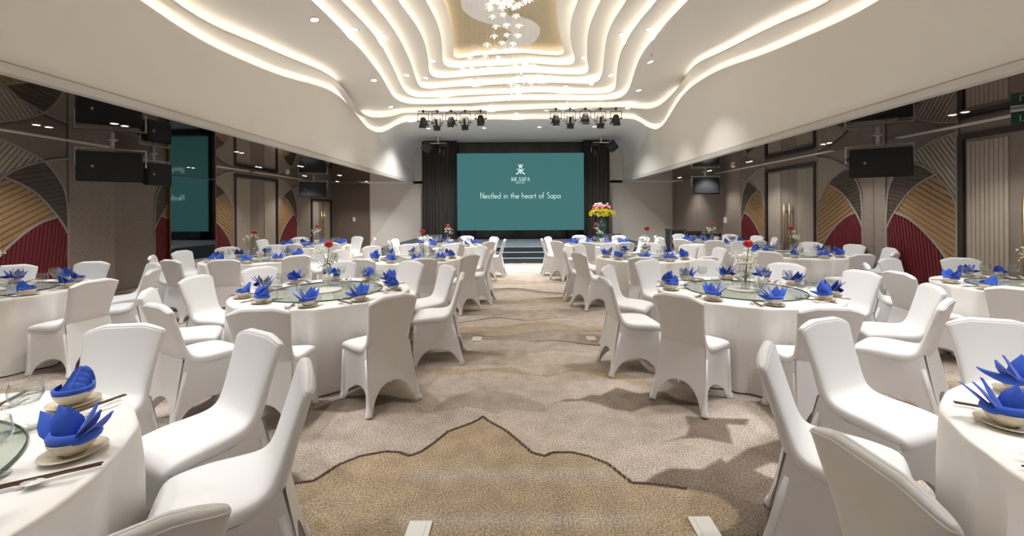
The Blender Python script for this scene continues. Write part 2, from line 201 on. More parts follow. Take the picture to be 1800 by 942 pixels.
def wood(name, c1, c2, rough=0.5, scale=3.0, axis=2):
    m = mat(name, c1, rough); nt = m.node_tree; b = nt.nodes['Principled BSDF']
    tc = nt.nodes.new('ShaderNodeTexCoord'); mp = nt.nodes.new('ShaderNodeMapping')
    sc = [22,22,22]; sc[axis] = 1.5; mp.inputs['Scale'].default_value = sc
    n = nt.nodes.new('ShaderNodeTexNoise'); n.inputs['Scale'].default_value = scale; n.inputs['Detail'].default_value = 5
    r = nt.nodes.new('ShaderNodeMix'); r.data_type = 'RGBA'; r.inputs[6].default_value = (*c1,1); r.inputs[7].default_value = (*c2,1)
    nt.links.new(tc.outputs['Object'], mp.inputs[0]); nt.links.new(mp.outputs[0], n.inputs['Vector']); nt.links.new(n.outputs[0], r.inputs[0])
    nt.links.new(r.outputs[2], b.inputs['Base Color']); return m
M = {}
M['white_wall'] = mat('white_plaster', (.76,.73,.68), .75, bump=.02, bscale=30)
M['stage_wall'] = mat('pale_grey_plaster', (.80,.80,.80), .7, bump=.02, bscale=30)
M['brown_wall'] = mat('taupe_wall_panel', (.26,.212,.175), .6, bump=.03, bscale=80, var=.06)
M['dark_wall'] = mat('dark_taupe_wall', (.16,.125,.10), .6, bump=.03, bscale=80, var=.05)
M['divider'] = mat('grey_taupe_trim', (.33,.28,.25), .55)
M['cream_slat'] = wood('cream_slat', (.46,.40,.325), (.37,.315,.25), .55)
M['dark_slat'] = wood('dark_brown_slat', (.10,.075,.052), (.065,.048,.034), .55)
M['tan_slat'] = wood('tan_wood_slat', (.40,.245,.115), (.28,.165,.075), .5)
M['red_slat'] = wood('red_slat', (.19,.020,.026), (.13,.013,.018), .55)
M['frame'] = mat('dark_door_frame', (.032,.022,.02), .45)
M['brass'] = mat('brass', (.62,.42,.17), .32, 1.0)
M['mirror_ceiling'] = mat('bronze_mirror', (.47,.40,.355), .035, 1.0, bump=.012, bscale=1.5)
M['mirror'] = mat('dark_wall_mirror', (.33,.34,.33), .03, 1.0)
M['slot'] = mat('slot_grille', (.85,.81,.74), .6)
M['rail'] = mat('rail_grey', (.55,.52,.49), .45, bump=.02)
M['black'] = mat('black_plastic', (.012,.012,.013), .45)
M['grille'] = mat('speaker_grille', (.012,.013,.016), .7, bump=.2, bscale=600)
M['white_metal'] = mat('white_metal', (.72,.70,.66), .4)
M['black_metal'] = mat('black_metal', (.02,.02,.02), .35, .6)
M['steel'] = mat('brushed_steel', (.6,.58,.54), .3, 1.0)
M['chair'] = mat('stretch_chair_cover', (.83,.83,.845), .55, bump=.04, bscale=300, sheen=.12)
M['cloth'] = mat('white_tablecloth', (.84,.82,.79), .8, bump=.06, bscale=260, sheen=.1)
M['napkin'] = mat('royal_blue_napkin', (.028,.105,.60), .85, bump=.15, bscale=420, sheen=.25, var=.1, vscale=25)
M['cream_china'] = mat('cream_porcelain', (.74,.67,.54), .18)
M['china'] = mat('white_porcelain', (.8,.79,.76), .15)
M['chopstick'] = wood('brown_chopstick', (.13,.055,.035), (.08,.035,.025), .45)
M['glass'] = glass('clear_glass', (.965,.975,.97), 1.75)
M['turn_glass'] = glass('green_turntable_glass', (.88,.92,.875), 1.8)
M['glass_edge'] = mat('glass_rim', (.05,.10,.075), .1)
M['water'] = glass('water', (.90,.93,.92), 1.5)
M['paper'] = mat('white_paper_napkin', (.85,.83,.80), .85, bump=.05, bscale=150)
M['leaf'] = mat('green_leaf', (.055,.12,.028), .5, var=.25, vscale=30)
M['stem'] = mat('green_stem', (.06,.11,.035), .6)
M['rose'] = mat('red_rose', (.50,.012,.025), .6, var=.2, vscale=60)
M['filler'] = mat('white_filler_blossom', (.85,.84,.76), .7)
M['yellow'] = mat('yellow_orchid', (.90,.78,.04), .6, var=.15, vscale=40)
M['pink'] = mat('pink_blossom', (.78,.28,.30), .6, var=.25, vscale=25)
M['paleflower'] = mat('pale_blossom', (.85,.75,.70), .6)
M['curtain'] = mat('dark_curtain', (.048,.043,.037), .8, bump=.1, bscale=150)
M['backdrop'] = mat('dark_gloss_panel', (.05,.042,.034), .22, var=.3, vscale=2)
M['stage'] = mat('blue_grey_carpet', (.055,.072,.088), .95, bump=.3, bscale=300, var=.35, vscale=50)
M['nosing'] = mat('step_nosing', (.32,.38,.45), .5)
M['teal'] = mat('teal_panel', (.035,.13,.125), .5)
M['podium'] = wood('dark_red_wood', (.055,.02,.015), (.035,.013,.01), .35)
M['gold_text'] = mat('gold_lettering', (.62,.48,.22), .4, .3)
M['silver_text'] = mat('pale_lettering', (.7,.72,.7), .5)
M['rack'] = mat('rack_case', (.03,.03,.03), .5)
M['rack_edge'] = mat('rack_aluminium', (.30,.30,.29), .35, .8)
M['plate_white'] = mat('white_floor_plate', (.82,.82,.80), .4)
M['screen'] = mat('led_screen', (0,0,0), .6, emit=(.054,.172,.170), estr=2**-scene.view_settings.exposure, spec=.1)
M['letter'] = mat('screen_lettering', (0,0,0), .6, emit=(.70,.90,.90), estr=2**-scene.view_settings.exposure)
M['sign'] = mat('green_exit_sign', (.012,.07,.04), .3)
M['led_soft'] = mat('soft_cove_led', (1,1,1), .5, emit=WARM, estr=LED_STRENGTH*.8)
M['led'] = mat('cove_led', (1,1,1), .5, emit=WARM, estr=LED_STRENGTH)
M['lamp_disc'] = mat('lamp_diffuser', (1,1,1), .5, emit=WHITE, estr=14)
M['bay_disc'] = mat('bay_lamp_diffuser', (1,1,1), .5, emit=WHITE, estr=22)
M['bulb'] = mat('crystal_bulb', (1,1,1), .5, emit=(1,.93,.80), estr=5)
M['crystal'] = mat('crystal_petal', (.85,.84,.80), .1, emit=(1,.95,.86), estr=.16, spec=.9); M['crystal'].node_tree.nodes['Principled BSDF'].inputs['Alpha'].default_value = .7  # faint emission paints the bulb's glow into the petals
M['wire'] = mat('fine_wire', (.6,.56,.48), .5)
def gold_ceiling():
    m = mat('gold_leaf_ceiling', (.55,.44,.26), .45, .25); nt = m.node_tree; b = nt.nodes['Principled BSDF']
    tc = nt.nodes.new('ShaderNodeTexCoord'); mp = nt.nodes.new('ShaderNodeMapping'); mp.inputs['Scale'].default_value = (3,9,3)
    n = nt.nodes.new('ShaderNodeTexNoise'); n.inputs['Scale'].default_value = 3.5; n.inputs['Detail'].default_value = 8; n.inputs['Roughness'].default_value = .7
    r = nt.nodes.new('ShaderNodeMix'); r.data_type='RGBA'; r.inputs[6].default_value=(.42,.33,.19,1); r.inputs[7].default_value=(.66,.56,.38,1)
    nt.links.new(tc.outputs['Object'], mp.inputs[0]); nt.links.new(mp.outputs[0], n.inputs['Vector']); nt.links.new(n.outputs[0], r.inputs[0]); nt.links.new(r.outputs[2], b.inputs['Base Color'])
    bp = nt.nodes.new('ShaderNodeBump'); bp.inputs['Strength'].default_value=.3; nt.links.new(n.outputs[0], bp.inputs['Height']); nt.links.new(bp.outputs[0], b.inputs['Normal'])
    return m
M['gold'] = gold_ceiling()
def carpet_mat():
    m = mat('patterned_carpet', (.4,.35,.3), .97, spec=.1); nt = m.node_tree; b = nt.nodes['Principled BSDF']
    at = nt.nodes.new('ShaderNodeAttribute'); at.attribute_name = 'pattern'; ln = nt.nodes.new('ShaderNodeAttribute'); ln.attribute_name = 'line'
    tc = nt.nodes.new('ShaderNodeTexCoord')
    n1 = nt.nodes.new('ShaderNodeTexNoise'); n1.inputs['Scale'].default_value = 95; n1.inputs['Detail'].default_value = 3; n1.inputs['Roughness'].default_value=.7
    n2 = nt.nodes.new('ShaderNodeTexNoise'); n2.inputs['Scale'].default_value = 7; n2.inputs['Detail'].default_value = 5
    for n in (n1,n2): nt.links.new(tc.outputs['Object'], n.inputs['Vector'])
    mr = nt.nodes.new('ShaderNodeMapRange'); mr.inputs[1].default_value=.3; mr.inputs[2].default_value=.7; mr.inputs[3].default_value=.30; mr.inputs[4].default_value=1.75
    nt.links.new(n1.outputs[0], mr.inputs[0])
    mr2 = nt.nodes.new('ShaderNodeMapRange'); mr2.inputs[1].default_value=.3; mr2.inputs[2].default_value=.7; mr2.inputs[3].default_value=.86; mr2.inputs[4].default_value=1.12
    nt.links.new(n2.outputs[0], mr2.inputs[0])
    mu = nt.nodes.new('ShaderNodeMath'); mu.operation='MULTIPLY'; nt.links.new(mr.outputs[0], mu.inputs[0]); nt.links.new(mr2.outputs[0], mu.inputs[1])
    vm = nt.nodes.new('ShaderNodeVectorMath'); vm.operation='SCALE'; nt.links.new(at.outputs['Color'], vm.inputs[0]); nt.links.new(mu.outputs[0], vm.inputs['Scale'])
    # dark outline where the signed-distance attribute is small
    ad = nt.nodes.new('ShaderNodeMath'); ad.operation='MULTIPLY_ADD'; ad.inputs[1].default_value=.02; nt.links.new(n1.outputs[0], ad.inputs[0]); nt.links.new(ln.outputs['Fac'], ad.inputs[2])
    mr3 = nt.nodes.new('ShaderNodeMapRange'); mr3.inputs[1].default_value=.019; mr3.inputs[2].default_value=.027; mr3.inputs[3].default_value=1; mr3.inputs[4].default_value=0
    nt.links.new(ad.outputs[0], mr3.inputs[0])
    mx = nt.nodes.new('ShaderNodeMix'); mx.data_type='RGBA'; mx.inputs[7].default_value=(.075,.052,.038,1)
    nt.links.new(mr3.outputs[0], mx.inputs[0]); nt.links.new(vm.outputs[0], mx.inputs[6]); nt.links.new(mx.outputs[2], b.inputs['Base Color'])
    bp = nt.nodes.new('ShaderNodeBump'); bp.inputs['Strength'].default_value=.5; bp.inputs['Distance'].default_value=.006
    nt.links.new(n1.outputs[0], bp.inputs['Height']); nt.links.new(bp.outputs[0], b.inputs['Normal']); return m
M['carpet'] = carpet_mat()
def spot(name, loc, power, col, angle, parent, aim=(0,0,-1), radius=.05, blend=.5):
    l = bpy.data.lights.new(name, 'SPOT'); l.energy = power; l.color = col; l.spot_size = angle; l.spot_blend = blend; l.shadow_soft_size = radius
    o = bpy.data.objects.new(name, l); COL.objects.link(o); o.location = loc
    o.rotation_euler = Vector(aim).to_track_quat('-Z','Y').to_euler(); o.parent = parent; return o
# ------------------------------------------------------------------ setting: dimensions
ZB = 2.83                    # side bay ceiling
XF = 4.55                    # white upper walls (fascias)
XL, XL2, XR = -7.73, -8.10, 6.70
YF, YN = 17.5, -1.6
H0 = 1.57
# ------------------------------------------------------------------ floor (carpet)
def in_poly(X, Y, P):
    r = np.zeros(X.shape, bool); n = len(P)
    for i in range(n):
        x0,y0 = P[i]; x1,y1 = P[(i+1)%n]
        if y0 == y1: continue
        c = ((y0>Y)!=(y1>Y)) & (X < (x1-x0)*(Y-y0)/(y1-y0)+x0); r ^= c
    return r
def dist_poly(X, Y, P, closed=True):
    d = np.full(X.shape, 9.0); n = len(P)
    for i in range(n if closed else n-1):
        x0,y0 = P[i]; x1,y1 = P[(i+1)%n]; dx,dy = x1-x0,y1-y0; L = dx*dx+dy*dy+1e-9
        t = np.clip(((X-x0)*dx+(Y-y0)*dy)/L,0,1); d = np.minimum(d, np.hypot(X-x0-t*dx, Y-y0-t*dy))
    return d
def build_floor():
    xs = np.concatenate([np.arange(-8.3,-2.6,.08), np.arange(-2.6,2.6,.02), np.arange(2.6,6.95,.08)])
    ys = np.concatenate([np.arange(-4.6,1.6,.1), np.arange(1.6,5.2,.015), np.arange(5.2,9,.03), np.arange(9,13.6,.06), np.arange(13.6,18,.25)])
    X, Y = np.meshgrid(xs, ys)
    rng = np.random.RandomState(5)
    light, mid, tan, brown = (np.array(c) for c in ((.47,.405,.35),(.375,.315,.265),(.395,.312,.215),(.165,.132,.105)))
    colr = np.ones(X.shape+(3,))*light; line = np.full(X.shape, .5)
    wob = np.zeros(X.shape)
    for k in range(5): wob += .035/(k+1)*np.sin(X*(3.1*(k+1))+rng.uniform(0,6))*np.cos(Y*(2.3*(k+1))+rng.uniform(0,6))
    y0 = 14.0; j = 0; seq = [light, tan, mid, light, brown, light, tan, light, mid]
    while y0 > -4.5:
        A = rng.uniform(.1,.24); ridge = y0 + sum(A/(k+1)**.8*np.sin(X*rng.uniform(.8,1.5)*(k+1)+rng.uniform(0,6.3)) for k in range(5)) + wob*.7
        c = seq[j%len(seq)]; m = Y < ridge; depth = np.clip((ridge-Y)/rng.uniform(.35,.8),0,1)
        cc = c[None,None]*(1-depth[...,None]) + (light*.97)[None,None]*depth[...,None]
        keep = (rng.uniform() < .35) & True
        colr = np.where(m[...,None], cc, colr)
        d = np.abs(Y-ridge)*.75
        line = np.where(m & (d > .03), .5, line)
        if keep: line = np.minimum(line, d + (.004+.006*np.sin(X*2+j)))
        y0 -= rng.uniform(.28,.62)*(1 if y0>5 else .9); j += 1
    # foreground motifs measured on the floor
    soft = lambda P: np.clip(.5 - dist_poly(X,Y,P)*np.where(in_poly(X,Y,P),-1,1)/.02, 0, 1)
    nearmask = (Y < 4.45) & (np.abs(X) < 2.7)
    blend = np.clip((4.6-Y)/.2,0,1)*np.clip((3.0-np.abs(X))/.3,0,1)
    base = light*(1+.06*np.sin(X*3+Y*5))[...,None]
    colr = colr*(1-blend[...,None]) + base*blend[...,None]; line = np.where(blend>.3, .5, line)
    for nm, c in (('tanfar',tan*1.05),('lightfar',light*1.12),('cloud',mid*.98),('brownR3',brown*1.25),('brownL',brown*1.2),('brownL2',brown*1.15),('darkR',brown*1.1),('patchR',light*.93),('brownR2',brown*1.15)):
        s = soft(CARPET[nm])[...,None]; colr = colr*(1-s)+c*s
    for nm in ('cloud','tanfar'):
        line = np.minimum(line, dist_poly(X,Y,CARPET[nm])+.013)
    P = CARPET['hill']; s = soft(P)[...,None]
    cy = np.clip((Y-2.0)/1.1,0,1); hc = tan*(.93+.12*cy)[...,None]
    for yb,hb,st in ((2.06,.05,.75),(2.42,.07,.65)):
        g = np.exp(-((Y-yb)/hb)**2)*np.clip((.75-np.abs(X+.02))/.25,0,1)*st; hc = hc*(1-g[...,None])+(light*.98)*g[...,None]
    colr = colr*(1-s)+hc*s
    hl = P[1:29]
    inside = in_poly(X,Y,P); d = dist_poly(X,Y,hl,False)
    line = np.where(inside & (d>.03), .5, line); line = np.minimum(line, d)
    line = np.where((np.abs(X)>2.45), .5, line)
    ny, nx = X.shape
    me = bpy.data.meshes.new('floor')
    v = np.zeros((ny*nx,3), np.float32); v[:,0] = X.ravel(); v[:,1] = Y.ravel()
    idx = np.arange(ny*nx).reshape(ny,nx)
    q = np.stack([idx[:-1,:-1],idx[:-1,1:],idx[1:,1:],idx[1:,:-1]],-1).reshape(-1,4)
    me.vertices.add(len(v)); me.vertices.foreach_set('co', v.ravel())
    me.loops.add(q.size); me.loops.foreach_set('vertex_index', q.ravel().astype(np.int32))
    me.polygons.add(len(q)); me.polygons.foreach_set('loop_start', np.arange(0,q.size,4,dtype=np.int32))
    me.update(calc_edges=True)
    a = me.attributes.new('pattern','FLOAT_COLOR','POINT'); c4 = np.ones((ny*nx,4),np.float32); c4[:,:3] = colr.reshape(-1,3); a.data.foreach_set('color', c4.ravel())
    a = me.attributes.new('line','FLOAT','POINT'); a.data.foreach_set('value', line.ravel().astype(np.float32))
    me.materials.append(M['carpet']); o = link('floor', me); tag(o, kind='structure')
build_floor()
# ------------------------------------------------------------------ ceiling
ceiling = empty('ceiling', (0,0,4.5), kind='structure')
def cpart(name, mb, m, smooth=True, parent=None):
    o = mb.obj(name, M[m], parent or ceiling, smooth)
    o.location = (0,0,-4.5) if (parent is None) else (0,0,0)
    return o
def smooth_poly(P, it=3):
    P = [p.copy() for p in P]
    for _ in range(it):
        Q = [p.copy() for p in P]
        for i in range(1,len(P)-1): Q[i] = P[i]*.5 + (P[i-1]+P[i+1])*.25
        P = Q
    return P
LIP = {}
NS, NF = 90, 80
for i, (a,b,c) in LIPS.items():
    a = [Vector((x,y,h+H0)) for x,y,h in a]; b = [Vector((x,y,h+H0)) for x,y,h in b]; c = [Vector((x,y,h+H0)) for x,y,h in c]
    full = a+b+c; cm = catmull(full, 6)
    ia, ib = 6*(len(a)-1)+3, 6*(len(a)+len(b)-1)+3
    L = resample(cm[:ia+1], NS) + resample(cm[ia:ib+1], NF)[1:-1] + resample(cm[ib:], NS)
    LIP[i] = smooth_poly(L, 9)
def normals(L):
    out = []
    for i in range(len(L)):
        t = L[min(i+1,len(L)-1)]-L[max(i-1,0)]; n = Vector((-t.y, t.x, 0))
        out.append(n.normalized() if n.length>1e-6 else Vector((-1,0,0)))
    return smooth_poly(out, 6)
ceil_bvh_v = []; ceil_bvh_f = []
ZC = H0+4.22
for i in range(1,9):
    L = LIP[i]; N = [n.normalized() for n in normals(L)]
    up = lambda p, dn, dz: [q + n*dn + Vector((0,0,dz)) for q,n in zip(p,N)]
    wv = .22 if i>2 else .2
    lo = .07
    rows = [L, up(L,0.0,.022), up(L,.012,.034), up(L,wv,.034)]
    back = [up(L,wv,.034), up(L,wv+.03,.10), up(L,wv+.02,.155)]
    start = up(L,.10 if i!=1 else .06,.175)
    if i < 8:
        nx = LIP[i+1]
        band = [[p.lerp(q, t) + Vector((0,0,.02*math.sin(PI*t))) for p,q in zip(start,nx)] for t in (0,.12,.25,.4,.55,.7,.85,1)]
    else:
        ctr = [Vector((p.x*.0-.28, p.y, ZC)) for p in start]
        band = [start]
    mb = MB(); mb.grid(rows[:]); cpart('cove_lip', mb, 'white_wall')
    mb = MB(); mb.grid(back + band); o = cpart('cove_band' , mb, 'white_wall')
    b0 = len(ceil_bvh_v); ceil_bvh_v += mb.v; ceil_bvh_f += [tuple(k+b0 for k in f) for f in mb.f]
    if i == 8:
        mb = MB(); n = len(start)
        z = start[n//2].z
        mb.add([(p.x,p.y,z) for p in start] , [tuple(range(n))]); cpart('centre_panel', mb, 'gold', False)
        b0 = len(ceil_bvh_v); ceil_bvh_v += mb.v; ceil_bvh_f += [tuple(k+b0 for k in f) for f in mb.f]
        PANEL_Z = z
    mb = MB(); mb.grid([up(L,.095,.05), up(L,.135,.05)]); cpart('led_strip', mb, 'led' if i > 2 else 'led_soft', False)
# pale S-shaped inlay on the gold centre panel
mb = MB(); pl = catmull([(x,y,0) for x,y in INLAY]+[(INLAY[0][0],INLAY[0][1],0)], 4)[:-1]
n = len(pl); mb.add([(p.x,p.y,PANEL_Z-.03) for p in pl]+[(p.x,p.y,PANEL_Z-.001) for p in pl], [tuple(range(n))]+[(k,(k+1)%n,n+(k+1)%n,n+k) for k in range(n)])
cpart('centre_inlay', mb, 'stage_wall', False)
CBVH = None
# side fascias (white upper walls), one mesh each, with the rail below
L1 = LIP[1]
li, ri = NS-1, NS+NF-3
def profile(n):
    """stage soffit section at the back: up the side, round the corner, across"""
    top = H0+3.02; P = [Vector((-XF, YF, H0+1.9)), Vector((-XF, YF, top-.75))]
    for k in range(1,9):
        a = PI/2*k/8; P.append(Vector((-XF+.75-.75*math.cos(a), YF, top-.75+.75*math.sin(a))))
    P += [Vector((0,YF,top))]
    R = [Vector((-p.x,p.y,p.z)) for p in P[:-1]][::-1]
    return resample(P+R, n)
front_lip = [p.copy() for p in L1[li:ri+1]]
prof = profile(len(front_lip))
# match the soffit so that ruled lines stay roughly along Y
fx = [p.x for p in front_lip]
rows = []
for t in [k/14 for k in range(15)]:
    s = t*t*(3-2*t) if t < 1 else 1
    rows.append([Vector((p.x+(q.x-p.x)*min(1,1.6*t), p.y+(q.y-p.y)*t, p.z+(q.z-p.z)*(1-(1-t)**1.8))) for p,q in zip(front_lip,prof)])
mb = MB(); mb.grid(rows); cpart('stage_soffit', mb, 'stage_wall')
b0 = len(ceil_bvh_v); ceil_bvh_v += mb.v; ceil_bvh_f += [tuple(k+b0 for k in f) for f in mb.f]
for sgn, seg, sf in ((-1, L1[:li+1], [r[0] for r in rows]), (1, L1[ri:][::-1], [r[-1] for r in rows])):
    top = seg + sf[1:]
    bot = [Vector((sgn*XF, p.y, ZB+.095)) for p in top]
    mid = [b.lerp(Vector((sgn*XF if k < len(seg)-3 else t.x, t.y, t.z)), .5) for k,(b,t) in enumerate(zip(bot,top))]
    mb = MB(); mb.grid([bot, mid, top]); cpart('fascia', mb, 'white_wall', True)
    mb = MB()
    mb.box(sgn*XF-.055, sgn*XF+.055, YN, YF, ZB-.012, ZB+.03); mb.box(sgn*XF-.05, sgn*XF+.05, YN, YF, ZB+.03, ZB+.078)
    mb.box(sgn*XF-.04, sgn*XF+.04, YN, YF, ZB+.086, ZB+.098)
    o = mb.obj('trim_1' if sgn<0 else 'trim_2', M['rail']); tag(o, kind='structure')
    # mirrored bay ceiling, a sheet per 1.2 m with fine joints
    x0, x1 = (XL2-.1, -XF) if sgn<0 else (XF, XR+.1)
    y = YN; k = 0
    while y < YF-1.2:
        y1 = min(y+2.4, YF-1.2)
        for xa, xb in ((x0, (x0+x1)/2-.002), ((x0+x1)/2+.002, x1)):
            mb = MB(); mb.box(xa, xb, y+.003, y1-.003, ZB, ZB+.02); o = cpart('mirror_panel', mb, 'mirror_ceiling', False)
        y = y1
    mb = MB(); mb.box(x0, x1, YN, YF-1.2, ZB+.02, ZB+.04); cpart('panel_backing', mb, 'black', False)
    xe = x0 if sgn<0 else x1
    mb = MB(); mb.box(min(x0,x1), max(x0,x1), YF-1.2, YF, ZB, ZB+.04); cpart('bay_end_soffit', mb, 'dark_wall' if sgn<0 else 'dark_wall', False)
    mb = MB(); xa, xb = sorted((sgn*XF, sgn*6.43 if sgn<0 else XR))
    mb.box(xa, xb, YF-1.25, YF, ZB-.006, ZB); cpart('bay_end_panel', mb, 'stage_wall', False)
mb = MB(); mb.box(-9,8,YN-.3,YF+.6,6.6,6.7); cpart('roof_slab', mb, 'white_wall', False)
# front wall, rear wall
mb = MB()
mb.box(-6.43, -4.02, YF, YF+.15, 0, ZB+.1); mb.box(3.86, XR+.2, YF, YF+.15, 0, ZB+.1)
mb.box(-XF-.2, -4.02, YF, YF+.15, ZB, 4.7); mb.box(3.86, XF+.2, YF, YF+.15, ZB, 4.7)
wf = mb.obj('wall_front', M['white_wall']); tag(wf, kind='structure')
mb = MB(); mb.box(XL2-.2, -6.43, YF-.03, YF+.15, 0, ZB); mb.obj('dark_panel', M['dark_wall'], wf)
mb = MB(); mb.box(-6.44, -6.41, YF-.06, YF-.03, 0, 1.45); mb.obj('corner_guard', M['brass'], wf)
mb = MB(); mb.box(-9.2, 8, YN-.2, YN, 0, 6.6); wr = mb.obj('wall_rear', M['dark_wall']); tag(wr, kind='structure')  # unseen rear wall, put close and dark to cut light on chair backs
# ------------------------------------------------------------------ side walls
def clip_poly(P, nx, ny, d):
    """keep nx*x+ny*y <= d"""
    out = []; n = len(P)
    for i in range(n):
        a, b = P[i], P[(i+1)%n]; fa = nx*a[0]+ny*a[1]-d; fb = nx*b[0]+ny*b[1]-d
        if fa <= 0: out.append(a)
        if (fa < 0 < fb) or (fb < 0 < fa):
            t = fa/(fa-fb); out.append((a[0]+t*(b[0]-a[0]), a[1]+t*(b[1]-a[1])))
    return out
def area(P): return .5*abs(sum(P[i][0]*P[(i+1)%len(P)][1]-P[(i+1)%len(P)][0]*P[i][1] for i in range(len(P))))
def cr2(P, k=5): return [(p.x,p.y) for p in catmull([(a,b,0) for a,b in P], k)]
aP = cr2([(0,2.75),(.18,2.73),(.36,2.68),(.63,2.56),(.83,2.44),(.99,2.25),(1.12,1.99),(1.165,1.7),(1.18,1.25),(1.18,.0)])
aQ = cr2([(0.005,.0),(0.005,1.0),(.0,1.45),(.02,1.67),(.1,1.87),(.31,2.14),(.55,2.32),(.83,2.44)])
aQ2 = cr2([(.83,2.44),(.95,2.48),(1.18,2.53)])
aR = cr2([(.31,2.14),(.55,2.03),(.77,1.86),(1.02,1.53),(1.12,1.36),(1.17,1.25)])
aS = cr2([(1.02,1.53),(.77,1.43),(.5,1.22),(.22,.9),(.07,.6),(.02,.3)])
def sub(P, f): return [p for p in P if f(p)]
P_up = sub(aP, lambda p: p[0] <= .835); P_dn = sub(aP, lambda p: p[0] >= .83 and p[1] <= 2.45)
Q_hi = sub(aQ, lambda p: p[0] >= .305 and p[1] > 2.1); Q_lo = sub(aQ, lambda p: p[1] <= 2.15)
R_hi = sub(aR, lambda p: p[1] >= 1.52)
REG = {
 'cream_slat': (aQ[::-1][:-12] + [(0.0,1.5)] + P_up, 57, .062),
 'dark_slat': ([(.31,2.14)] + Q_hi[1:] + sub(P_dn, lambda p: p[1] >= 1.25) + aR[::-1], 14, .072),
 'tan_slat': (Q_lo + R_hi + aS[1:] + [(.02,.02)], 32, .085),
 'red_slat': ([(1.02,1.53)] + sub(aR, lambda p: p[1] < 1.53) + sub(aP, lambda p: p[1] < 1.25) + [(.02,.0),(.02,.3)] + aS[::-1][1:-1], 84, .055)}
ARCH_MESH = {}
def make_slats(region, ang, pitch):
    a = math.radians(ang); nx, ny = -math.sin(a), math.cos(a)
    ds = [nx*p[0]+ny*p[1] for p in region]; d = min(ds); out = []
    while d < max(ds):
        P = clip_poly(clip_poly(region, nx, ny, d+pitch*.93), -nx, -ny, -(d+pitch*.07))
        Pt = clip_poly(clip_poly(region, nx, ny, d+pitch*.80), -nx, -ny, -(d+pitch*.22))
        if len(P) >= 3 and area(P) > 6e-4: out.append((P, Pt if len(Pt)>=3 and area(Pt)>2e-4 else None))
        d += pitch
    return out
def arch(parent, X, y_door, direction, side):
    """direction +1: 'a' grows with Y. side: +1 if the room is on -X side (right wall)"""
    root = empty('arch_panel', (X, y_door, 0), parent=parent)
    U = Vector((0,direction,0)); V = Vector((0,0,1)); N = Vector((-side,0,0)); fr = (Vector((0,0,0)),U,V,N)
    mb = MB(); mb.prism([(0,0),(1.18,0),(1.18,2.78),(0,2.78)], fr, -.02, .002); mb.obj('back_panel', M['brown_wall'], root)
    for nm,(reg,ang,pitch) in REG.items():
        key = (nm, direction, side)
        if key not in ARCH_MESH:
            L = []
            for P, Pt in make_slats(reg, ang, pitch):
                mb = MB(); mb.prism(P, fr, .002, .014)
                if Pt: mb.prism(Pt, fr, .010, .021)
                L.append(mb.mesh('slat', M[nm], recalc=True))
            ARCH_MESH[key] = L
        for me in ARCH_MESH[key]: link('slat', me, root)
    for crv in (aP, aQ+aQ2[1:], aR, aS):
        key = ('c', id(crv) if crv in (aP,aR,aS) else 'q', direction, side)
        if key not in ARCH_MESH:
            mb = MB(); n = len(crv); rows = []
            for k in range(n):
                t = Vector((crv[min(k+1,n-1)][0]-crv[max(k-1,0)][0], crv[min(k+1,n-1)][1]-crv[max(k-1,0)][1])); t.normalize(); q = Vector((-t.y,t.x))*.017
                c = Vector(crv[k]); row = []
                for s_,d_ in ((-1,0),(-1,.026),(-.6,.032),(.6,.032),(1,.026),(1,0)):
                    p = c+q*s_; row.append(U*p.x+V*p.y+N*d_)
                rows.append(row)
            mb.grid(rows); ARCH_MESH[key] = mb.mesh('curved_trim', M['divider'], recalc=True)
        link('curved_trim', ARCH_MESH[key], root)
    mb = MB(); mb.prism([(-.03,0),(.012,0),(.012,2.8),(-.03,2.8)], fr, 0, .03); mb.obj('edge_trim', M['divider'], root)
    return root
def double_door(name, X, y0, y1, ztop, side, handles=True, panels=((.04,.33),(.67,.96))):
    """near edge y0 < far edge y1"""
    d = empty(name, (X, (y0+y1)/2, 0), kind='structure'); w = y1-y0; N = -side
    def bx(a0,a1,b0,b1,z0,z1): 
        mb = MB(); mb.cbox(min(N*a0,N*a1),max(N*a0,N*a1), b0-(y0+y1)/2, b1-(y0+y1)/2, z0, z1, .004); return mb
    f = .075
    bx(-.02,.05,y0,y0+f,0,ztop).obj('door_frame', M['frame'], d); bx(-.02,.05,y1-f,y1,0,ztop).obj('door_frame', M['frame'], d)
    bx(-.02,.05,y0+f,y1-f,ztop-f,ztop).obj('door_frame', M['frame'], d)
    ym = (y0+y1)/2
    for l0,l1,hs in ((y0+f,ym-.002,1),(ym+.002,y1-f,-1)):
        lf = bx(-.02,.004,l0,l1,.01,ztop-f).obj('door_leaf', M['brown_wall'], d)
        c0, c1 = (l0+.03, l0+(l1-l0)*.64) if hs>0 else (l1-(l1-l0)*.64, l1-.03)
        n = 9; p = (c1-c0)/n
        for k in range(n):
            bx(.004,.022,c0+k*p+.004,c0+(k+1)*p-.003,.08,ztop-f-.05).obj('slat', M['cream_slat'], lf)
        if handles:
            hy = (l1-.10 if hs>0 else l0+.10)-(y0+y1)/2; mb = MB()
            mb.tube([(N*.07,hy,.55),(N*.07,hy,1.75)], .016, 10)
            for z in (.75,1.55): mb.tube([(N*.004,hy,z),(N*.07,hy,z)], .01, 8)
            mb.obj('door_handle', M['brass'], lf, True)
    return d
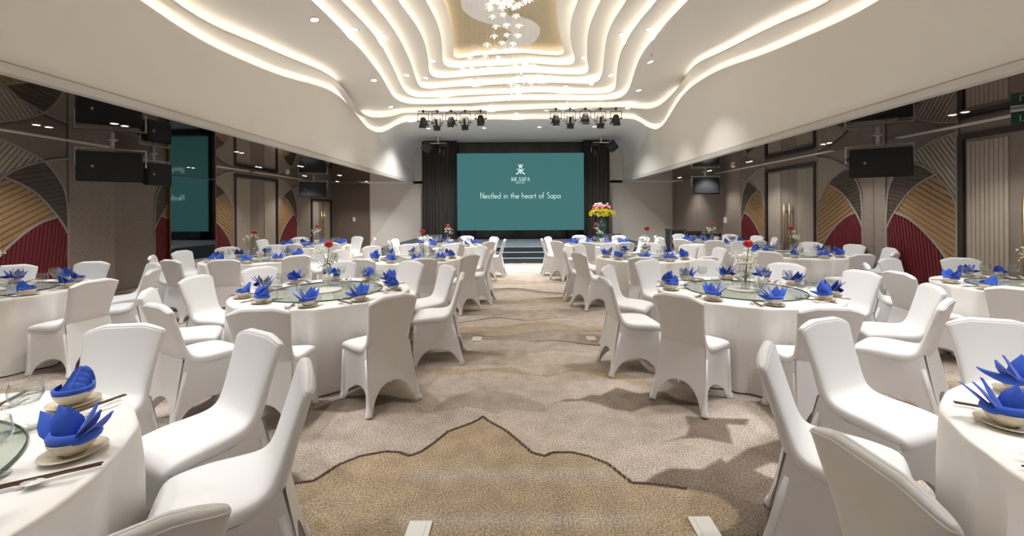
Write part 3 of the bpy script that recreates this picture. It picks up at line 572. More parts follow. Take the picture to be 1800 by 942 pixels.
def dotted(parent, X, y0, y1, side, z1=ZB, name='perforated_panel'):
    mb = MB(); N = -side
    mb.box(min(X,X+N*.02), max(X,X+N*.02), y0, y1, .05, z1); p = mb.obj(name, M['brown_wall'], parent)
    mb = MB(); y = y0+.06
    while y < y1-.03:
        z = .9
        while z < z1-.05:
            v = [(X+N*.0205, y+.009*math.cos(k*PI/3), z+.009*math.sin(k*PI/3)) for k in range(6)]; mb.add(v, [tuple(range(6))]); z += .155
        y += .155
    o = mb.obj('perforation', M['black'], p); tag(o, kind='stuff')
# right wall
mb = MB(); mb.box(XR+.002, XR+.2, YN, YF+.1, 0, ZB+.05); wR = mb.obj('wall_right', M['brown_wall']); tag(wR, kind='structure')
arch(wR, XR, 10.93, 1, 1); arch(wR, XR, 9.02, -1, 1); arch(wR, XR, 6.15, 1, 1)
double_door('door_1', XR, 9.04, 10.90, 2.67, 1); double_door('door_2', XR, 4.26, 6.12, 2.70, 1)
dotted(wR, XR, 7.345, 7.585, 1); dotted(wR, XR, 7.595, 7.83, 1)
for y0, y1 in ((12.15,13.55),(13.56,15.1),(15.11,17.49)):
    mb = MB(); mb.cbox(XR-.015, XR+.01, y0, y1, .05, ZB, .003); mb.obj('flat_panel', M['brown_wall'], wR)
# left wall
mb = MB(); mb.box(XL-.6, XL-.002, YN, 7.72, 0, ZB+.05); mb.box(XL2-.25, XL2-.002, 7.72, YF, 0, ZB+.05); wL = mb.obj('wall_left', M['brown_wall']); tag(wL, kind='structure')
arch(wL, XL, 5.74, 1, -1); dotted(wL, XL, 6.93, 7.72, -1); dotted(wL, XL2, 7.73, 8.95, -1)
arch(wL, XL2, 10.15, -1, -1); arch(wL, XL2, 11.46, -1, -1); arch(wL, XL2, 13.58, 1, -1)
double_door('door_3', XL2, 11.48, 13.56, 2.71, -1, False); double_door('door_4', XL2, 15.76, 17.45, 2.15, -1)
mb = MB(); mb.cbox(XL2-.01, XL2+.015, 14.78, 15.74, .05, ZB, .003); mb.obj('flat_panel', M['brown_wall'], wL)
mp = empty('wall_mirror', (XL2+.055, 9.98, 0), math.radians(-1.7), label='tall dark mirror strip on the left wall reflecting the teal screen', cat='mirror')
mb = MB(); mb.box(0, .045, -.67, .67, .05, ZB); mb.obj('mirror_pane', M['mirror'], mp)
for y in (-.68, .67):
    mb = MB(); mb.box(0, .055, y, y+.012, .05, ZB); mb.obj('edge_strip', M['brass'], mp)
# slot diffusers at the top of the side walls
for X, y0, y1, w_ in ((XL+.09,YN+.5,7.6,'left wall beside the near arch'),(XL2+.09,10.7,12.0,'left wall above the handleless door'),(XL2+.09,12.3,14.9,'left wall beside the far arch'),
                      (XR-.09,4.0,7.02,'right wall above the near double door'),(XR-.09,8.5,10.9,'right wall above the far double door'),(XR-.09,11.0,13.5,'right wall by the flat panels')):
    mb = MB()
    mb.box(X-.055, X-.045, y0, y1, ZB-.012, ZB-.001); mb.box(X+.045, X+.055, y0, y1, ZB-.012, ZB-.001); mb.box(X-.045, X+.045, y0, y1, ZB-.006, ZB-.001)
    for k in (-.02,.005,.028): mb.box(X+k-.004, X+k+.004, y0, y1, ZB-.011, ZB-.006)
    o = mb.obj('slot_diffuser', M['slot']); tag(o, 'long pale slot air diffuser in bay ceiling, '+w_, 'air vent')
CB = BVHTree.FromPolygons([tuple(p) for p in ceil_bvh_v], ceil_bvh_f)
# ------------------------------------------------------------------ banquet chairs
def chair_meshes():
    st = [(.158,.412,.196,.016),(.170,.436,.208,.026),(.148,.452,.216,.036),(.04,.462,.218,.042),(-.08,.464,.211,.042),(-.155,.474,.199,.042),
          (-.203,.505,.189,.040),(-.232,.56,.185,.035),(-.258,.65,.189,.030),(-.288,.75,.198,.028),(-.316,.85,.208,.026),(-.328,.895,.212,.025)]
    for ph in (20,40,58,74,88):
        q = math.radians(ph); st.append((-.328-.0055*math.sin(q), .896+.028*math.sin(q), .212-.012*(1-math.cos(q)), .025*math.cos(q)))
    P = catmull([(0,a,b) for a,b,_,_ in st], 4); Wd = catmull([(c,d,0) for _,_,c,d in st], 4)
    rows = []; n = 22; N = len(P)
    for i, (p, wd) in enumerate(zip(P,Wd)):
        t = (P[min(i+1,N-1)]-P[max(i-1,0)]).normalized(); nr = Vector((0,-t.z,t.y))
        if i/(N-1) > .3: pass
        cw = max(0, (p.z-.62)/.30) if p.y < -.2 else 0
        row = []
        for k in range(n):
            a = 2*PI*k/n; ca, sa = math.cos(a), math.sin(a)
            x = wd.x*math.copysign(abs(ca)**.38, ca); h = wd.y*math.copysign(abs(sa)**.62, sa)
            s_ = x/max(wd.x,1e-4)
            row.append(p + Vector((x,0,0)) + nr*h - t*(.050*cw**1.5*s_*s_))
        rows.append(row)
    cut = 26
    mb = MB(); mb.grid(rows[:cut+1], True); mb.f.append(tuple(range(n))); seat = mb.mesh('seat', M['chair'], True, True)
    mb = MB(); mb.grid(rows[cut:], True); b = len(mb.v)-n; mb.f.append(tuple(b+k for k in range(n))); back = mb.mesh('backrest', M['chair'], True, True)
    # skirt: four stretched panels with arched hems
    top = [Vector((-.208,.160,.432)), Vector((.208,.160,.432)), Vector((.186,-.232,.50)), Vector((-.186,-.232,.50))]
    ft = [Vector((-.216,.166,0)), Vector((.216,.166,0)), Vector((.224,-.340,0)), Vector((-.224,-.340,0))]
    hem = [.19,.155,.215,.155]; mb = MB()
    cen = Vector((0,-.05,0)); nt, nv = 14, 8
    for s in range(4):
        A, B, a, b = top[s], top[(s+1)%4], ft[s], ft[(s+1)%4]; rows = []
        nrm = Vector(((A+B)*.5-cen).to_2d().to_3d()).normalized()
        for j in range(nv+1):
            row = []
            for k in range(nt+1):
                t = k/nt; u = min(1, abs(2*t-1)/.87); hm = hem[s]*max(0,1-u**2.4)**.62
                T = A.lerp(B,t)
                if s == 2: T.z += .035*math.sin(PI*t); T.y += -.012
                if s in (1,3): 
                    yy = T.y; T.z = .43 + max(0,(-.10-yy)/.132)*.075
                F = a.lerp(b,t); F.z = 0
                v = j/nv; vz = T.z + (hm-T.z)*v; frac = (T.z-vz)/T.z
                p = T.lerp(F, frac); p.z = vz
                p -= nrm*(.05 if s!=2 else .012)*math.sin(PI*t)*min(1,frac*1.5)
                row.append(p)
            rows.append(row)
        mb.grid(rows)
    skirt = mb.mesh('skirt', M['chair'], True)
    bm = bmesh.new(); bm.from_mesh(skirt); bmesh.ops.remove_doubles(bm, verts=bm.verts[:], dist=.0008); bm.to_mesh(skirt); bm.free()
    legs = []
    for s in range(4):
        T, F = top[s].copy(), ft[s].copy(); T.z = .43; mb = MB()
        inn = (cen-F).to_2d().to_3d().normalized()*.010
        pts = [F.lerp(T, k)+inn for k in (0,.02,.09,.12,.3,.6,.95)]; pts[0].z = .002
        mb.tube(pts, [.027,.029,.026,.020,.018,.018,.016], 10); legs.append(mb.mesh('leg', M['chair'], True))
    return seat, back, skirt, legs
SEAT, BACK, SKIRT, LEGS = chair_meshes()
HOURS = ['twelve','one','two','three','four','five','six','seven','eight','nine','ten','eleven']
def clock(ang, used):
    """clock reading of a place at a table seen in plan, twelve towards the stage"""
    h = ((90-ang)/30) % 12; c = sorted(range(24), key=lambda k: min(abs(h-k/2), 12-abs(h-k/2)) + (0.2 if k%2 else 0))
    for k in c:
        if k not in used: used.add(k); break
    return (HOURS[k//2]+" o'clock") if k%2==0 else ('half past '+HOURS[k//2])
TNAME = {'A1':'nearest table left of aisle','A2':'second table left of aisle','A3':'third table left of aisle','A4':'farthest table left of aisle',
         'B1':'nearest table right of aisle','B2':'second table right of aisle','B3':'third table right of aisle','B4':'farthest table right of aisle',
         'C1':'nearest table by left wall','C2':'middle table by left wall','C3':'farthest table by left wall',
         'D1':'nearest table by right wall','D2':'middle table by right wall','D3':'farthest table by right wall'}
CHAIRS['A3'] = [[-106,1.39],[-70,1.35],[-38,1.35],[-4,1.35],[36,1.36],[72,1.36],[108,1.36],[140,1.36],[172,1.4],[-150,1.42]]
FACE = {('A1',-9): 135, ('B1',-180): 2}
def chair(x, y, facing, label, group):
    rz = math.radians(facing-90)
    r = empty('banquet_chair', (x,y,0), rz, label, 'chair', group)
    link('seat', SEAT, r); link('backrest', BACK, r); link('skirt', SKIRT, r)
    for l in LEGS: link('leg', l, r)
    return r
for tn, L in CHAIRS.items():
    c = TABLES[tn]; used = set()
    for a, rad in L:
        th = math.radians(a); f = FACE.get((tn,a), a+180)
        rad = max(rad, 1.41) if (tn,a) != ('A1',-9) else rad; tx, ty = c[0]+rad*math.cos(th), c[1]+rad*math.sin(th)
        fx, fy = math.cos(math.radians(f)), math.sin(math.radians(f))
        near = -135 < ((a+180)%360-180) < -45
        chair(tx+.32*fx, ty+.32*fy, f, f"white covered chair at {clock(a,used)}, {TNAME[tn]}", 'white covered banquet chairs')
# ------------------------------------------------------------------ tables with floor-length cloths
def cloth_mesh(seed):
    rng = random.Random(seed); n = 180; R = .85
    ph = [rng.uniform(0,6.28) for _ in range(6)]
    nf = [13, 22, 7, 31]
    def fold(a): 
        s = math.sin(nf[0]*a+ph[0]+.8*math.sin(3*a+ph[4]))*.5+math.sin(nf[1]*a+ph[1]+.6*math.sin(2*a+ph[5]))*.35+.25*math.sin(nf[2]*a+ph[2])+.15*math.sin(nf[3]*a+ph[3])
        return s
    rows = [[Vector((r*math.cos(2*PI*k/n), r*math.sin(2*PI*k/n), .755)) for k in range(n)] for r in (.02,.4,.7,.81,.835)]
    for z in (.752,.743,.72,.68,.62,.54,.45,.36,.27,.18,.09,.012):
        d = (.755-z)/.74; row = []
        for k in range(n):
            a = 2*PI*k/n
            r = R - .004*(z>.75) - .026*min(1,d*6) + fold(a)*.044*(min(1,d*5)**.8) + .004*d
            row.append(Vector((r*math.cos(a), r*math.sin(a), z)))
        rows.append(row)
    mb = MB(); mb.grid(rows, True); mb.f.append(tuple(range(n))[::-1]); return mb.mesh('tablecloth', M['cloth'], True)
CLOTH = [cloth_mesh(k) for k in (1,2,3)]
mb = MB(); mb.lathe([(.02,.725),(.83,.725),(.835,.735),(.83,.748),(.02,.748)], 48, caps=True); TOP = mb.mesh('tabletop', M['podium'])
mb = MB(); mb.lathe([(.30,.0),(.30,.03),(.06,.07),(.05,.68),(.2,.724)], 20, caps=True); PED = mb.mesh('pedestal', M['black_metal'])
# turntable, vase, paper napkin holder
mb = MB(); mb.lathe([(.56,0),(.565,.003),(.565,.009),(.56,.012)], 72); TT_EDGE = mb.mesh('glass_rim', M['glass_edge'], True)
mb = MB(); mb.lathe([(.001,.012),(.56,.012)], 72); TT = mb.mesh('glass_top', M['turn_glass'])
mb = MB(); mb.lathe([(.16,0),(.16,.016),(.12,.02),(.02,.02)], 32, caps=True); TT_B = mb.mesh('swivel_base', M['white_metal'], True)
def flower_vase(loc, seed, label, detail=True):
    rng = random.Random(seed); r = empty('flower_vase', loc, rng.uniform(0,6), label, 'vase', 'rose vases on the turntables')
    mb = MB(); mb.lathe([(.002,.006),(.040,.006),(.043,.02),(.045,.10),(.043,.18),(.041,.18),(.042,.10),(.040,.022),(.002,.016)], 20); mb.obj('vase_glass', M['glass'], r, True)
    mb = MB(); mb.lathe([(.039,.022),(.041,.09),(.001,.09)], 16); mb.obj('water', M['water'], r, True)
    h = rng.uniform(.44,.50); lean = Vector((rng.uniform(-.07,.07), rng.uniform(-.05,.05), 0))
    mb = MB(); mb.tube([(0,0,.02),lean*.3+Vector((0,0,.2)),lean+Vector((0,0,h-.03))], .0035, 6); mb.obj('rose_stem', M['stem'], r)
    rows = []; c = lean+Vector((0,0,h)); mb = MB()
    mb.lathe([(.004,-.034),(.022,-.030),(.036,-.012),(.039,.010),(.034,.028),(.027,.036),(.022,.028),(.015,.038),(.009,.030),(.001,.037)], 14, c)
    for k in range(5):
        a = 2*PI*k/5; d = Vector((math.cos(a),math.sin(a),0)); t = Vector((-d.y,d.x,0))
        mb.grid([[c+d*.016+Vector((0,0,-.034))+t*s*.012 for s in (-1,0,1)], [c+d*.040+t*s*.026+Vector((0,0,-.012)) for s in (-1,0,1)], [c+d*.047+t*s*.020+Vector((0,0,.014)) for s in (-1,0,1)]])
    mb.obj('rose', M['rose'], r, True)
    fil = MB(); stems = MB()
    for k in range(9 if detail else 6):
        a = rng.uniform(0,2*PI); q = Vector((math.cos(a)*rng.uniform(.05,.12), math.sin(a)*rng.uniform(.05,.12), rng.uniform(.27,.40)))
        stems.tube([(0,0,.06),(q.x*.4,q.y*.4,.2),tuple(q)], .0016, 4)
        for j in range(11 if detail else 6): fil.ball(q+Vector((rng.gauss(0,.026),rng.gauss(0,.026),rng.gauss(0,.018))), rng.uniform(.008,.013), 6, 4)
    stems.obj('filler_stems', M['stem'], r); tag(fil.obj('filler_blossom', M['filler'], r, True), kind='stuff')
    for k in range(9 if detail else 5):
        a = rng.uniform(0,2*PI); z = rng.uniform(.07,.30); d = Vector((math.cos(a),math.sin(a),0)); t = Vector((-d.y,d.x,0)); L = rng.uniform(.07,.11) if z>.18 else .036; mb = MB()
        mb.grid([[Vector((0,0,z))+d*(L*u)+t*(s*w_)+Vector((0,0,.03*u-.05*u*u+.006*abs(s))) for s in (-1,0,1)] for u,w_ in ((.05,.003),(.3,.018),(.6,.021),(.85,.011),(1,.001))])
        mb.obj('leaf', M['leaf'], r, True)
    return r
def napkin_holder(loc, rz, label):
    r = empty('napkin_holder', loc, rz, label, 'napkin holder', 'paper napkin holders on the turntables')
    mb = MB(); mb.lathe([(.002,.004),(.034,.004),(.038,.03),(.045,.085),(.043,.085),(.036,.03),(.002,.010)], 18); mb.obj('tumbler', M['glass'], r, True)
    for k in range(6):
        a = k*PI/3+.2; d = Vector((math.cos(a),math.sin(a),0)); t = Vector((-d.y,d.x,0)); mb = MB()
        mb.grid([[d*.012+Vector((0,0,.014)), d*.012+t*.01+Vector((0,0,.014))],
                 [d*.034-t*.016+Vector((0,0,.085)), d*.034+t*.030+Vector((0,0,.080))],
                 [d*.062-t*.012+Vector((0,0,.150)), d*.045+t*.045+Vector((0,0,.115))]]); mb.obj('paper_napkin', M['paper'], r, True)
    return r
# place setting meshes
mb = MB(); mb.lathe([(.001,.002),(.050,.002),(.055,.006),(.078,.014),(.085,.017),(.0845,.019),(.054,.009),(.001,.008)], 28); PLATE = mb.mesh('plate', M['cream_china'], True)
mb = MB(); mb.lathe([(.001,.001),(.030,.001),(.032,.006),(.050,.020),(.061,.040),(.064,.052),(.062,.052),(.058,.040),(.046,.022),(.001,.010)], 28); BOWL = mb.mesh('bowl', M['cream_china'], True)
mb = MB(); mb.lathe([(.001,.001),(.034,.001),(.035,.003),(.008,.007),(.0042,.014),(.0038,.062),(.010,.070),(.028,.083),(.037,.103),(.038,.122),(.033,.150),(.0318,.150),(.0365,.122),(.0355,.104),(.027,.086),(.001,.074)], 24); mb.v = [(x*1.28,y*1.28,z*1.2) for x,y,z in mb.v]; GLASS = mb.mesh('goblet', M['glass'], True)
mb = MB(); mb.lathe([(.001,.0755),(.026,.0865),(.0345,.104),(.001,.104)], 18); mb.v = [(x*1.28,y*1.28,z*1.2) for x,y,z in mb.v]; WATER = mb.mesh('water', M['water'], True)
mb = MB(); mb.tube([(0,-.115,.006),(0,.115,.006)], .0038, 6, .0028); STICK = mb.mesh('stick', M['chopstick'], True)
mb = MB(); mb.cbox(-.02,.02,-.008,.008,0,.010,.003); REST = mb.mesh('chopstick_rest', M['china'], True)
mb = MB(); mb.grid([[Vector((x*wd, y, z+abs(x)*dz)) for x in (-1,-.5,0,.5,1)] for y,wd,z,dz in ((-.055,.002,.016,.002),(-.05,.014,.008,.008),(-.03,.020,.004,.012),(-.012,.015,.006,.010),(.0,.007,.012,.004),(.03,.006,.018,.003),(.065,.006,.022,.002),(.07,.002,.023,.0))]); SPOON = mb.mesh('spoon', M['china'], True)
def napkin_mesh(seed):
    """blue linen napkin folded to a lotus: a cuff with a long tail and a fan of pointed petals"""
    rng = random.Random(seed); mb = MB()
    # cuff: a band round the bowl, running out to a raised point at one end
    rows = []
    for j,(dz,dr) in enumerate(((0,-.012),(.012,.002),(.026,.006),(.040,.001),(.043,-.006))):
        row = []
        for k in range(25):
            a = -2.5+5.0*k/24; tail = max(0,(abs(a)-1.2)/1.3); 
            r = .047+dr*(1-.6*tail); x = r*math.cos(a)*1.0; y = r*math.sin(a)*1.25
            side = 1 if a > 0 else -1
            if side > 0: x -= tail*.045; y += tail*.042; z = .03+dz*(1-.85*tail**1.5)+.036*tail**1.6
            else: x -= tail*.02; y += tail*.012; z = .03+dz*(1-.4*tail)
            row.append(Vector((x,y,z)))
        rows.append(row)
    mb.grid(rows)
    nP = 6
    for k in range(nP):
        f = k/(nP-1); az = -1.15+2.3*f+rng.uniform(-.1,.1); tilt = .22+.48*abs(f-.5)*2*rng.uniform(.7,1.2); Lh = (.112-.016*abs(f-.5)*2)*rng.uniform(.9,1.1)
        d = Vector((-math.cos(az)*.15-.05, math.sin(az), 0)).normalized(); t = Vector((-d.y,d.x,0))
        base = Vector((-.006+.012*(k%2), (f-.5)*.045, .036)); rows = []
        for u,wd in ((0,.016),(.18,.030),(.38,.036),(.6,.030),(.82,.014),(1,.0008)):
            c = base+d*(Lh*u*math.sin(tilt)*(1+.25*u))+Vector((0,0,Lh*u*math.cos(tilt*.75)))
            rows.append([c+t*s*wd+d*(-.016*(1-abs(s))*(1-u*.6)+.006) for s in (-1,-.55,0,.55,1)])
        mb.grid(rows)
        rows2 = [[p+d*.004 if 0<i<4 else p for i,p in enumerate(r)] for r in rows]; mb.grid(rows2[::-1])
    mb.v = [(x*1.14,y*1.14,.03+(z-.03)*1.06) for x,y,z in mb.v]; return mb.mesh('napkin', M['napkin'], True)
def napkin_shell(seed):
    """alternative fold: a scallop of nested upright pleats behind a cuff"""
    rng = random.Random(seed); mb = MB(); rows = []
    for dz,dr in ((0,-.01),(.014,.003),(.032,.006),(.038,-.003)):
        rows.append([Vector(((.047+dr)*math.cos(a)*1.1, (.047+dr)*math.sin(a)*1.3, .03+dz+.010*max(0,abs(a)-1.2))) for a in [-2.2+4.4*k/22 for k in range(23)]])
    mb.grid(rows)
    for k in range(4):
        x0 = .022-.017*k; h = .050+.017*k; rows = []
        for u in (0,.25,.5,.75,.92,1):
            w_ = .046*math.sqrt(max(.02,1-u**2.2)); rows.append([Vector((x0-.020*u+.014*(abs(s)**2)*-1+.010*math.sin(s*3), s*w_*1.1, .034+h*u)) for s in (-1,-.6,-.2,.2,.6,1)])
        mb.grid(rows); mb.grid([[p+Vector((-.003,0,-.001)) for p in r] for r in rows][::-1])
    return mb.mesh('napkin', M['napkin'], True)
NAPS = [napkin_mesh(11), napkin_mesh(12), napkin_mesh(13), napkin_shell(3), napkin_mesh(14), napkin_shell(4)]
def mirrored(me):
    m2 = me.copy(); bm = bmesh.new(); bm.from_mesh(m2)
    for q in bm.verts: q.co.y = -q.co.y
    bmesh.ops.reverse_faces(bm, faces=bm.faces[:]); bm.to_mesh(m2); bm.free(); return m2
NAPS += [mirrored(NAPS[k]) for k in (0,1,2,4,1,2)]
for ti, (tn, (cx, cy)) in enumerate(TABLES.items()):
    nm = TNAME[tn]; rng = random.Random(50+ti)
    t = empty('banquet_table', (cx,cy,0), rng.uniform(0,6.28), f"round banquet table under a floor-length white cloth, {nm}", 'table', 'round banquet tables')
    link('tablecloth', CLOTH[ti%3], t); link('tabletop', TOP, t); link('pedestal', PED, t)
    z = .756
    tt = empty('turntable', (cx,cy,z), 0, f"round green-tinted glass turntable on the {nm}", 'turntable', 'glass turntables')
    link('glass_top', TT, tt); link('glass_rim', TT_EDGE, tt); link('swivel_base', TT_B, tt)
    big = tn[1] in '12' and tn != 'D2' and tn != 'C2'
    vx, vy = VASE.get(tn, (0, .05)); zt = z+.0125
    flower_vase((cx+vx, cy+vy, zt), 90+ti, f"glass vase with red rose and white filler flowers, {nm}", big)
    hx, hy = HOLD.get(tn, (.08, -.05))
    napkin_holder((cx+hx, cy+hy, zt), rng.uniform(0,6), f"glass tumbler with fanned white paper napkins on the {nm}")
    ph = CHAIRS[tn][len(CHAIRS[tn])//2][0]; used = set()
    for k in range(10):
        a, sr = SETS[tn][k] if tn in SETS else (ph+36*k, .685); a = (a+180)%360-180; th = math.radians(a); d = Vector((math.cos(th),math.sin(th),0)); tg = Vector((-d.y,d.x,0)); c = Vector((cx,cy,z))
        if tn in ('A1','B1') and (cy+.7*d.y) < .55: continue
        if tn in ('C1',) and cx+.7*d.x < -6.1: continue
        if tn == 'D1' and cx+.7*d.x > 6.0: continue
        ck = clock(a, used); at = f"at {ck}, {nm}"
        p = c+d*sr+(tg*rng.uniform(-.02,.02) if tn not in SETS else Vector())
        o = link('plate', PLATE, None, p); tag(o, f"small cream plate {at}", 'plate', 'cream plates under the bowls')
        o = link('bowl', BOWL, None, p+Vector((0,0,.0085))); o.rotation_euler = (0,0,rng.uniform(0,6)); tag(o, f"cream bowl under a blue napkin {at}", 'bowl', 'cream bowls with napkins')
        o = link('napkin', NAPS[NAPPICK.get((tn,k),(rng.randrange(12),0))[0]], None, p+Vector((0,0,.012)), (0,0,NAPPICK[(tn,k)][1] if (tn,k) in NAPPICK else th+rng.gauss(0,.55))); tag(o, f"folded royal blue napkin in bowl {at}", 'napkin', 'folded blue napkins')
        g = empty('wine_glass', p-d*.17-tg*rng.uniform(.03,.09), rng.uniform(0,6), f"stemmed water goblet {at}", 'glass', 'stemmed water goblets')
        link('goblet', GLASS, g)
        if big: link('water', WATER, g)
        if big:
            q = p-tg*(.125+rng.uniform(0,.02))+d*.0
            cs = empty('chopsticks', q, th-PI/2+rng.uniform(-.12,.12)+(0), f"pair of brown chopsticks on rest {at}", 'chopsticks', 'brown chopsticks')
            for s in (-1,1): o = link('stick', STICK, cs, (s*.007,0,.0075))
            link('chopstick_rest', REST, cs, (0,-.06,0))
            o = link('soup_spoon', SPOON, None, p-tg*.175+Vector((0,0,.001)), (0,0,th-PI/2+rng.uniform(-.2,.2))); tag(o, f"white ceramic soup spoon {at}", 'spoon', 'white soup spoons')
# ------------------------------------------------------------------ stage
YS = 13.05
st = empty('stage', (0,0,0), label='low blue-grey carpeted stage platform in front of the screen', cat='stage')
mb = MB(); mb.cbox(-4.5,4.5,YS,YF-.03,0.001,.45,.01); mb.obj('platform', M['stage'], st)
mb = MB(); mb.cbox(-4.5,4.5,YS-.012,YS+.02,.43,.455,.004); mb.obj('nosing_strip', M['nosing'], st)
s = empty('stage_steps', (.11,YS-.3,0), label='two blue-grey carpeted steps with pale edges up to the stage', cat='steps')
for k,(y0,y1,z) in enumerate(((-.30,.285,.15),(-.0,.285,.30))):
    mb = MB(); mb.cbox(-.84+.0*k,.84,y0,y1,.001 if k==0 else .151,z,.008); o = mb.obj('step', M['stage'], s)
    mb = MB(); mb.cbox(-.845,.845,y0-.01,y0+.035,z-.012,z+.006,.004); mb.obj('nosing', M['nosing'], o)
# dark glossy panels behind and around the screen
bk = empty('stage_backdrop', (.0,YF-.16,.0), label='dark glossy panelled wall behind the teal screen', cat='backdrop')
for k in range(8):
    mb = MB(); x = -4.0+k*.98; mb.cbox(x+.006,x+.974,-.06,.0,.455,4.53,.006); mb.obj('panel', M['backdrop'], bk)
mb = MB(); mb.box(-3.7,3.6,0.0,.05,.455,4.58); mb.obj('backing_board', M['black'], bk)
# LED screen, with its lettering
def ribbon(mb, P, w_, y=0.0):
    """flat stroke of constant width in the XZ plane"""
    P = [Vector((p[0],0,p[1])) for p in P]; n = len(P); L = []; R = []
    for i in range(n):
        t = (P[min(i+1,n-1)]-P[max(i-1,0)]).normalized(); q = Vector((-t.z,0,t.x)) if t.length else Vector((0,0,1)); q *= w_/2
        if i == 0: e = -t*w_*.3
        elif i == n-1: e = t*w_*.3
        else: e = Vector()
        L.append(P[i]+q+e); R.append(P[i]-q+e)
    for k in range(n-1):
        a,b,c,d = L[k],L[k+1],R[k+1],R[k]
        mb.add([(p.x,y,p.z) for p in (a,d,c,b)], [(0,1,2,3)])
def arc(cx,cz,rx,rz,a0,a1,n=14): return [(cx+rx*math.cos(math.radians(a0+(a1-a0)*i/n)), cz+rz*math.sin(math.radians(a0+(a1-a0)*i/n))) for i in range(n+1)]
X_ = .5
GL = {'N':(.62,[[(.05,0),(.05,1)],[(.05,.98),(.57,.02)],[(.57,0),(.57,1)]]), 'e':(.52,[[(.02,.27),(.48,.27)]+arc(.25,.25,.23,.25,5,320)]),
 's':(.36,[arc(.18,.375,.13,.115,50,270,8)+arc(.18,.125,.14,.125,90,-140,8)]), 't':(.30,[[(.15,.75),(.15,0)],[(.02,.48),(.28,.48)]]),
 'l':(.18,[[(.09,1),(.09,0)]]), 'd':(.56,[arc(.25,.25,.23,.25,0,360,22),[(.48,1),(.48,0)]]), 'i':(.18,[[(.09,.5),(.09,0)],[(.09,.72),(.09,.76)]]),
 'n':(.50,[[(.06,.5),(.06,0)],arc(.25,.28,.19,.22,180,0)+[(.44,0)]]), 'h':(.50,[[(.06,1),(.06,0)],arc(.25,.28,.19,.22,180,0)+[(.44,0)]]),
 'a':(.56,[arc(.25,.25,.23,.25,0,360,22),[(.48,.5),(.48,0)]]), 'r':(.30,[[(.06,.5),(.06,0)],arc(.23,.30,.17,.2,180,80,8)]), 'o':(.54,[arc(.26,.25,.24,.25,0,360,22)]),
 'f':(.30,[arc(.24,.84,.12,.15,80,180,8)+[(.12,0)],[(.0,.48),(.26,.48)]]), 'S':(.50,[arc(.25,.76,.20,.23,35,270,12)+arc(.25,.265,.22,.265,90,-145,12)]),
 'p':(.56,[[(.06,.5),(.06,-.28)],arc(.29,.25,.23,.25,0,360,22)]), ' ':(.30,[]),
 'H':(.6,[[(.06,0),(.06,1)],[(.54,0),(.54,1)],[(.06,.5),(.54,.5)]]), 'O':(.8,[arc(.4,.5,.36,.5,0,360,24)]), 'T':(.56,[[(.28,0),(.28,1)],[(.0,.97),(.56,.97)]]),
 'E':(.5,[[(.06,0),(.06,1)],[(.06,.97),(.46,.97)],[(.06,.5),(.42,.5)],[(.06,.03),(.46,.03)]]), 'L':(.46,[[(.06,1),(.06,.03),(.44,.03)]]),
 'I':(.2,[[(.1,0),(.1,1)]]), 'R':(.6,[[(.06,0),(.06,1)]+arc(.3,.75,.24,.25,90,-90,10)+[(.06,.5)],[(.3,.5),(.56,0)]]), 'A':(.66,[[(.0,0),(.33,1),(.66,0)],[(.12,.35),(.54,.35)]])}
# roman capitals with serifs : strokes with their own width
SER = {'K':(.80,[([(.16,0),(.16,1)],.15),([(.66,1),(.22,.45)],.07),([(.32,.58),(.70,0)],.15),([(.02,.03),(.30,.03)],.06),([(.02,.97),(.30,.97)],.06),([(.55,.97),(.80,.97)],.06),([(.56,.03),(.84,.03)],.06)]),
 'S':(.62,[(arc(.31,.75,.20,.22,40,270,12)+arc(.31,.27,.23,.25,90,-150,12),.12),([(.50,.98),(.50,.72)],.05),([(.07,.30),(.07,.03)],.05)]),
 'A':(.84,[([(.12,0),(.41,1)],.07),([(.40,1),(.72,0)],.15),([(.22,.34),(.60,.34)],.06),([(.0,.03),(.26,.03)],.06),([(.56,.03),(.86,.03)],.06)]),
 'P':(.70,[([(.16,0),(.16,1)],.15),([(.16,.96)]+arc(.34,.74,.24,.225,90,-90,10)+[(.16,.51)],.09),([(.02,.03),(.32,.03)],.06),([(.02,.97),(.30,.97)],.06)]), ' ':(.34,[])}
def write(mb, text, x, z, h, wr=.09, sp=.10, font=GL, y=0.0, centre=True):
    adv = lambda ch: font[ch][0]+sp
    W = sum(adv(c) for c in text)-sp; x0 = x-(W*h/2 if centre else 0)
    for ch in text:
        for stk in font[ch][1]:
            P, w_ = stk if font is SER else (stk, wr)
            ribbon(mb, [(x0+p[0]*h, z+p[1]*h) for p in P], w_*h, y)
        x0 += adv(ch)*h
    return W*h
def emblem(mb, x, z, s, y=0.0):
    """crowned ring above a spread-legged figure"""
    R = lambda P, w_: ribbon(mb, [(x+p[0]*s, z+p[1]*s) for p in P], w_*s, y)
    R(arc(0,.56,.13,.13,0,360,20), .075)
    for a,b in (((-.08,.72),(-.24,.93)),((-.05,.74),(-.13,.96)),((0,.72),(0,1.0)),((.05,.74),(.13,.96)),((.08,.72),(.24,.93))): R([a,b], .06)
    R([(-.16,.74),(.16,.74)], .05)
    R([(-.36,.50),(-.12,.33),(0,.32),(.12,.33),(.36,.50)], .085)
    R([(-.07,.36),(-.20,.12),(-.42,.0)], .13); R([(.07,.36),(.20,.12),(.42,.0)], .13); R([(-.1,.30),(.1,.30)], .16); R([(0,.02),(0,.16)], .09)
YSC = 16.62
sc = empty('led_screen', (.1,YSC,2.415), label='large teal screen with hotel emblem and slogan above the stage', cat='screen')
mb = MB(); mb.cbox(-2.61,2.61,0,.12,-1.585,1.585,.004); mb.obj('display', M['screen'], sc)
